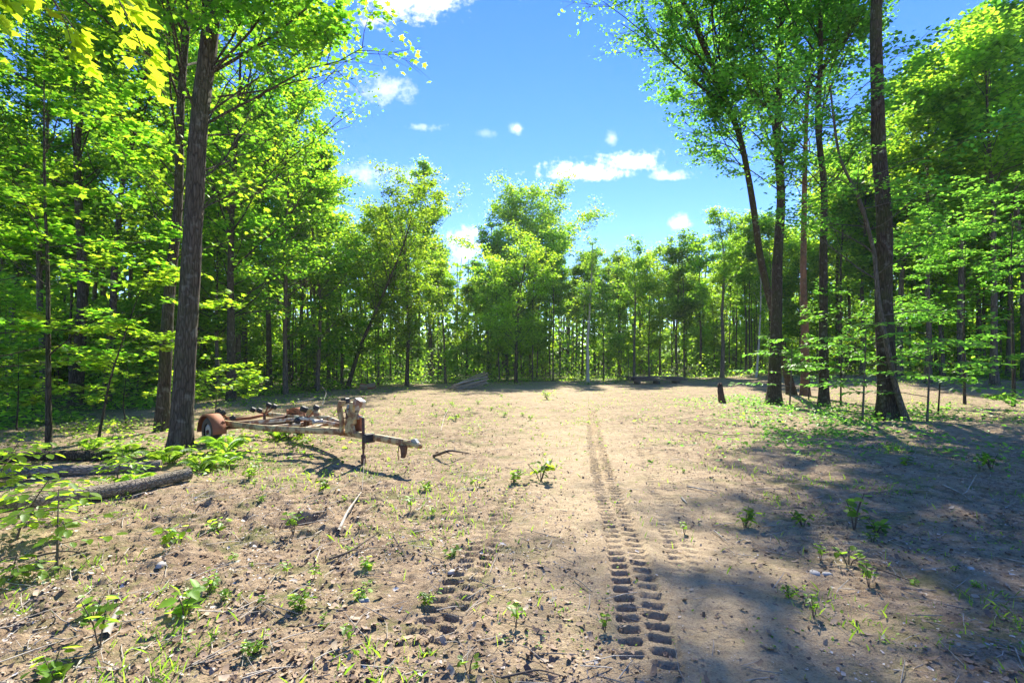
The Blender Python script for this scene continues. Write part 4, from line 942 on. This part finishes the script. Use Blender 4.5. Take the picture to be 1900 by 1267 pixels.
def stones():
    for i, (px, py, s, lb) in enumerate([(675, 1110, .045, 'largest pale flat stone in the sunlit middle foreground'), (838, 1062, .03, 'pale stone beside the left tyre track'), (1512, 1062, .05, 'white stone lying at the edge of the right-hand shade'), (1535, 1064, .035, 'smaller white stone next to the one at the shade edge'), (1800, 1052, .035, 'pale stone in the right-hand shade'), (300, 1060, .045, 'pale slab of bark or stone in the left foreground')]):
        p = gp(px, py, .0); g = np.random.default_rng(700+i); th = np.arange(9)*2*math.pi/9; V = [[0, 0, .35*s]]
        for z, r in ((.28, .7), (.02, 1.0), (-.3, .8)):
            rr = s*r*(1+.5*(g.random(9)-.5)) if z == .28 else rr*1.15; V += [[rr[k]*math.cos(th[k])*1.4, rr[k]*math.sin(th[k]), z*s] for k in range(9)]
        T = [[0, 1+k, 1+(k+1) % 9] for k in range(9)]; Q = [[1+a*9+k, 1+(a+1)*9+k, 1+(a+1)*9+(k+1) % 9, 1+a*9+(k+1) % 9] for a in range(2) for k in range(9)]
        o = link('stone', mk_mesh('stone', np.array(V), [np.array(T), np.array(Q)], True, M['stone']), None, p, (0, 0, i)); tag(o, lb, 'stone')
stones()

def box_me(name, sx, sy, sz, mat, bev=.0):
    me = bpy.data.meshes.new(name); import bmesh
    bm = bmesh.new(); bmesh.ops.create_cube(bm, size=1); bmesh.ops.scale(bm, vec=(sx, sy, sz), verts=bm.verts)
    if bev: bmesh.ops.bevel(bm, geom=bm.edges[:], offset=bev, segments=1, affect='EDGES')
    bm.to_mesh(me); bm.free(); me.materials.append(mat); return me
# plank pile at the edge of the wood
pile = ground(868, 722); pile.z = TZ(pile.x, pile.y)
o = thing('plank_pile', 'heap of grey weathered planks and poles at the foot of the tree line', 'wood pile', pile, .35, None, .62)
pm = box_me('plank', 3.4, .22, .06, M['board'], .01)
for i in range(17):
    row = i//5; c = i % 5
    link('plank', pm, o, (rng.uniform(-.3, .3)+row*.12, (c-2)*.34+rng.uniform(-.06, .06), .12+row*.26+rng.uniform(0, .1)), (rng.uniform(-.3, .3), rng.uniform(-.30, -.10), rng.uniform(-.22, .22)))
for i in range(8):
    y = rng.uniform(-.9, .6); z = rng.uniform(.1, 1.1)
    cyl_log('pole', '', (-1.9+rng.uniform(-.3, .3), y-.2, z*.25), (2.0, y+rng.uniform(-.2, .3), z+.75), .06, M['log'] if i % 2 else M['cut'], 8, 6, parent=o, ends=False, seed=i)
st = ground(1218, 712); st.z = TZ(st.x, st.y)
o = thing('board_stack', 'low dark stack of boards at the tree line below the slim pale trunk', 'wood pile', st, .05)
pm2 = box_me('board', 4.0, .24, .07, M['board_dark'], .01)
for i in range(12):
    row, c = divmod(i, 4); link('board', pm2, o, (rng.uniform(-.25, .25), (c-1.5)*.3, .30+row*.11), (0, rng.uniform(-.02, .02), rng.uniform(-.04, .04)))
bm_ = box_me('bearer', .15, 1.3, .22, M['board_dark'], .01)
for x in (-1.5, 0, 1.5): link('bearer', bm_, o, (x, 0, .11))
br = ground(682, 722); br.z = TZ(br.x, br.y)
o = thing('brush_heap', 'small pale heap of cut wood beside the leaning maple trunk', 'wood pile', br, 0, None, .6)
for i in range(11):
    a = rng.uniform(-.5, .5)+(math.pi if i % 2 else 0); z = .1+.05*i
    cyl_log('cut_branch', '', (-.9*math.cos(a), -.6*math.sin(a)+.15, z*.6), (.8*math.cos(a), .5*math.sin(a), z), .09, M['cut'] if i % 3 else M['rust'], 8, 6, parent=o, ends=True, seed=i)

# ------------------------------------------------------------------ boat trailer
def rect_tube(pts, w, h, parent, name, mat, up=(0, 0, 1)):
    pts = [Vector(p) for p in pts]; V = []; n = len(pts)
    for i, p in enumerate(pts):
        t = (pts[min(i+1, n-1)]-pts[max(i-1, 0)]).normalized(); s = t.cross(Vector(up)).normalized(); u_ = s.cross(t)
        b = min(w, h)*.18
        for a, c in ((-w/2+b, -h/2), (w/2-b, -h/2), (w/2, -h/2+b), (w/2, h/2-b), (w/2-b, h/2), (-w/2+b, h/2), (-w/2, h/2-b), (-w/2, -h/2+b)): V.append(tuple(p+s*a+u_*c))
    Q = [[i*8+j, i*8+(j+1) % 8, (i+1)*8+(j+1) % 8, (i+1)*8+j] for i in range(n-1) for j in range(8)]
    E = [[0, 7, 6, 5, 4, 3, 2, 1], [(n-1)*8+j for j in range(8)]]
    return link(name, mk_mesh(name, np.array(V), [np.array(Q), np.array(E)], False, mat), parent)
def lathe(name, prof, mat, parent, loc=(0, 0, 0), axis=(0, 0, 1), s=20, label=None):
    th = np.arange(s)*2*math.pi/s; V = np.array([[r*np.cos(t), r*np.sin(t), z] for z, r in prof for t in th]); k = len(prof)
    Q = [[i*s+j, i*s+(j+1) % s, (i+1)*s+(j+1) % s, (i+1)*s+j] for i in range(k-1) for j in range(s)]
    o = link(name, mk_mesh(name, V, [np.array(Q)], False, mat), parent, loc); o.rotation_euler = Vector(axis).to_track_quat('Z', 'Y').to_euler(); return o
ax0 = Vector((-5.58, 11.25, 0)); ax0.z = TZ(ax0.x, ax0.y)
TR = thing('boat_trailer', 'rusty peeling boat trailer with black rollers parked in front of the big maple', 'trailer', ax0, math.atan2(-.608, .794))
def wheel(v):
    wn = lathe('wheel', [(-.07, .0), (-.07, .10), (-.06, .16), (-.045, .17), (.02, .17), (.03, .10), (.03, 0)], M['galv'], TR, (0, v, .30), (0, 1, 0), 24)
    lathe('tyre', [(-.085, .17), (-.09, .21), (-.085, .27), (-.06, .295), (0, .302), (.06, .295), (.085, .27), (.09, .21), (.085, .17), (-.085, .17)], M['rubber'], wn, (0, 0, 0), (0, 0, 1), 28)
    lathe('hub_cap', [(-.10, .0), (-.10, .03), (-.075, .04), (-.069, .05)], M['darkrust'], wn, (0, 0, 0), (0, 0, 1), 12)
def fender(v, mat):
    V = []; th = np.linspace(R(-8), R(188), 18)
    for r in (.355, .362):
        for t in th:
            rr = r
            for y in (-.13, -.125, .125, .13): V.append([rr*math.cos(t)*1.05, y, rr*math.sin(t)*.95-(.03 if abs(y) == .13 else 0)])
    n = 18; Q = []
    for L in range(2):
        for i in range(n-1):
            for j in range(3): a = L*n*4+i*4+j; Q.append([a, a+1, a+5, a+4])
    o = link('fender', mk_mesh('fender', np.array(V), [np.array(Q)], True, mat), TR, (0, v, .32))
    # inner side plate
    c = [[.36*math.cos(t)*1.05, 0, .36*math.sin(t)*.95] for t in th]; c2 = [[.29*math.cos(t), 0, .29*math.sin(t)] for t in th]
    W = np.array(c+c2); q = [[i, i+1, n+i+1, n+i] for i in range(n-1)]
    link('side_plate', mk_mesh('side_plate', W, [np.array(q)], True, mat), o, (0, .132 if v < 0 else -.132, 0))
for v in (-.95, .95): wheel(v); fender(v, M['rust'])
rect_tube([(0, -.88, .34), (0, .88, .34)], .06, .06, TR, 'axle', M['darkrust'])
for s in (-1, 1):
    rect_tube([(-1.1, s*.72, .46), (.5, s*.72, .46), (1.6, s*.66, .46), (2.6, s*.38, .47), (3.3, s*.09, .47)], .055, .11, TR, 'side_rail', M['rustpaint'] if s < 0 else M['paint'])
    rect_tube([(.35, s*.86, .50), (-.35, s*.86, .58)], .05, .05, TR, 'fender_bracket', M['rust'])
    link('spring', mk_mesh('spring', *(lambda V, Q: (V, [Q]))(*tubes(np.array([[[-.35, s*.76, .40], [0, s*.76, .33], [.35, s*.76, .40]]]), np.array([[.02, .035, .02]]), 6)), True, M['darkrust']), TR)
rect_tube([(2.3, 0, .44), (4.0, 0, .43), (5.0, 0, .40)], .085, .11, TR, 'tongue', M['rustpaint'])
for x, mt in ((-.95, 'rust'), (-.1, 'darkrust'), (1.15, 'paint'), (1.9, 'paint')):
    hw = .70 if x < 1.3 else .56
    rect_tube([(x, -hw, .47), (x, -hw*.4, .41), (x, hw*.4, .41), (x, hw, .47)], .05, .07, TR, 'cross_member', M[mt])
rect_tube([(.9, -.62, .50), (1.8, .0, .60), (2.5, .34, .50)], .05, .07, TR, 'brace', M['paint'])
rect_tube([(.6, .64, .50), (1.7, .62, .56), (2.9, .28, .50)], .05, .08, TR, 'brace', M['paint'])
# roller cradles
def cradle(x, y, z, pairs, tilt, rl=.10, rr=.058):
    c = rect_tube([(x-.02, y-.0, z-.22), (x, y, z-.03)], .05, .05, TR, 'roller_cradle', M['darkrust'])
    for dx, dy, dz in pairs:
        vv, qq = tubes(np.array([[[x, y, z-.05], [x+dx*.5, y+dy*.5, z+dz*.4-.03], [x+dx, y+dy, z+dz]]]), np.array([[.02, .018, .018]]), 6)
        a = link('arm', mk_mesh('arm', vv, [qq], True, M['rust']), c)
        lathe('roller', [(-rl/2, .0), (-rl/2, rr*.93), (-rl/2+.01, rr), (rl/2-.01, rr), (rl/2, rr*.93), (rl/2, 0)], M['rubber'], c, (x+dx, y+dy, z+dz), (.25, 1, tilt), 16)
cradle(-.55, -.42, .56, [(-.24, -.06, .08), (.05, -.10, .06), (.20, .04, -.06)], .55)
cradle(-.50, .40, .58, [(-.24, -.16, .04), (-.05, -.10, .03), (-.02, .10, .14), (.24, .10, .12)], -.5)
cradle(1.72, .10, .60, [(-.04, -.02, .18), (.16, .14, .20), (-.22, -.2, -.06), (.02, -.18, -.04)], -.4)
cradle(1.25, .45, .60, [(-.1, 0, .1), (.14, .02, .1)], .3)
lathe('winch_roller', [(-.09, 0), (-.09, .05), (-.05, .035), (.05, .035), (.09, .05), (.09, 0)], M['galv'], TR, (2.35, -.02, .58), (.2, 1, 0), 16)
# curved rusty bow cradle near the middle
V = []; n = 12
for i in range(n):
    t = math.pi*i/(n-1)
    for r in (.12, .16):
        for y in (-.07, .07): V.append([r*math.cos(t), y, r*math.sin(t)])
Q = [[i*4+a, i*4+b, (i+1)*4+b, (i+1)*4+a] for i in range(n-1) for a, b in ((0, 1), (1, 3), (3, 2), (2, 0))]
link('guard', mk_mesh('guard', np.array(V), [np.array(Q)], True, M['rustpaint']), TR, (1.82, .22, .64))
# winch post
wp = rect_tube([(3.42, 0, .44), (3.45, 0, .62), (3.40, 0, .80), (3.43, 0, .96)], .11, .12, TR, 'winch_post', M['rustpaint'])
def plate(outline, th, loc, rot, name, parent, mat):
    n = len(outline); V = [(x, -th/2, z) for x, z in outline]+[(x, th/2, z) for x, z in outline]
    Q = [[i, (i+1) % n, n+(i+1) % n, n+i] for i in range(n)]
    me = bpy.data.meshes.new(name); me.from_pydata(V, [], Q+[list(range(n))[::-1], list(range(n, 2*n))]); me.materials.append(mat); return link(name, me, parent, loc, rot)
plate([(-.20, 0), (-.14, .0), (-.10, .16), (-.16, .34), (-.18, .46), (-.10, .50), (-.08, .56), (-.22, .56), (-.26, .40), (-.19, .2)], .06, (3.42, -.09, .46), (0, 0, .1), 'bow_stop_arm', wp, M['rustpaint'])
plate([(-.12, 0), (.16, .0), (.10, .14), (.14, .24), (.26, .26), (.22, .38), (.10, .36), (.14, .54), (.02, .56), (-.02, .36), (-.10, .34), (-.12, .2)], .05, (3.46, -.07, .46), (0, 0, -.05), 'side_plate', wp, M['rustpaint'])
plate([(-.12, 0), (.16, .0), (.10, .14), (.12, .30), (-.06, .34), (-.12, .2)], .05, (3.46, .08, .46), (0, 0, .05), 'side_plate', wp, M['rust'])
link('bow_pad', box_me('bow_pad', .17, .16, .13, M['paint'], .015), wp, (3.66, -.02, 1.00), (0, .45, .2))
link('bow_pad', box_me('bow_pad', .13, .12, .10, M['rubber'], .015), wp, (3.22, .0, 1.01), (0, -.2, .2))
lathe('winch_drum', [(-.08, 0), (-.08, .09), (-.065, .09), (-.06, .05), (.06, .05), (.065, .09), (.08, .09), (.08, 0)], M['galv'], wp, (3.45, 0, .88), (0, 1, 0), 18)
vv, qq = tubes(np.array([[[3.45, -.09, .88], [3.45, -.16, .88], [3.52, -.17, .74], [3.52, -.24, .74]]]), np.full((1, 4), .012), 6); link('crank_handle', mk_mesh('crank_handle', vv, [qq], True, M['darkrust']), wp)
vv, qq = tubes(np.array([[[3.38, 0, .86], [2.9, -.01, .72], [2.38, -.02, .60]]]), np.full((1, 3), .007), 5); link('winch_cable', mk_mesh('winch_cable', vv, [qq], True, M['darkrust']), TR)
# jack
jx, jy = 3.98, -.17
jk = lathe('jack', [(-.0, .026), (.52, .026), (.52, .0)], M['darkrust'], TR, (jx, jy, .24), (0, 0, 1), 14)
lathe('inner_tube', [(-.26, .018), (.0, .018)], M['darkrust'], jk, (0, 0, 0), (0, 0, 1), 12)
lathe('foot', [(-.28, .0), (-.28, .038), (-.12, .042), (-.11, .02)], M['darkrust'], jk, (0, 0, .02), (0, 0, 1), 14)
vv, qq = tubes(np.array([[[0, 0, .53], [.10, -.02, .54], [.15, -.02, .54]]]), np.full((1, 3), .012), 6); link('crank_handle', mk_mesh('crank_handle', vv, [qq], True, M['galv']), jk)
link('clamp', box_me('clamp', .10, .20, .15, M['rubber'], .01), TR, (jx+.04, -.09, .42))
# coupler
cp = rect_tube([(4.85, 0, .42), (5.12, 0, .40), (5.20, 0, .38)], .10, .07, TR, 'coupler', M['rustpaint'])
plate([(0, 0), (.16, 0), (.14, -.12), (.10, -.20), (.05, -.20), (.04, -.08)], .05, (4.78, -.05, .37), (0, 0, 0), 'chain_bracket', cp, M['darkrust'])
plate([(0, 0), (.16, 0), (.10, .06), (.02, .05)], .05, (5.0, 0, .435), (0, 0, 0), 'latch', cp, M['galv'])
vv, qq = tubes(np.array([[[4.75, -.05, .36], [4.74, -.06, .22], [4.75, -.05, .12]]]), np.full((1, 3), .008), 5); link('safety_chain', mk_mesh('safety_chain', vv, [qq], True, M['darkrust']), TR)
for x in (2.75, 3.15):
    rect_tube([(x, -.001, .38), (x, 0, .50)], .13, .02, TR, 'u_bolt', M['darkrust'], (1, 0, 0))

bpy.context.view_layer.update()


# ------------------------------------------------------------------ air
hz = box_me('haze', 420, 420, 46, None) if False else bpy.data.meshes.new('haze')
c8 = [(x*210, y*210, z) for z in (-3, 34) for x, y in ((-1, -1), (1, -1), (1, 1), (-1, 1))]
hz.from_pydata(c8, [], [(0, 3, 2, 1), (4, 5, 6, 7), (0, 1, 5, 4), (1, 2, 6, 5), (2, 3, 7, 6), (3, 0, 4, 7)])
m, n, o_ = new_mat('air'); pv = n.add('ShaderNodeVolumePrincipled', inp={'Color': (.86, .93, 1, 1), 'Density': .0003, 'Anisotropy': .25}); n.l.new(pv.outputs[0], o_.inputs['Volume'])
hz.materials.append(m); tag(link('haze', hz, kind='stuff'), 'thin summer haze filling the air of the clearing', 'haze', kind='stuff')
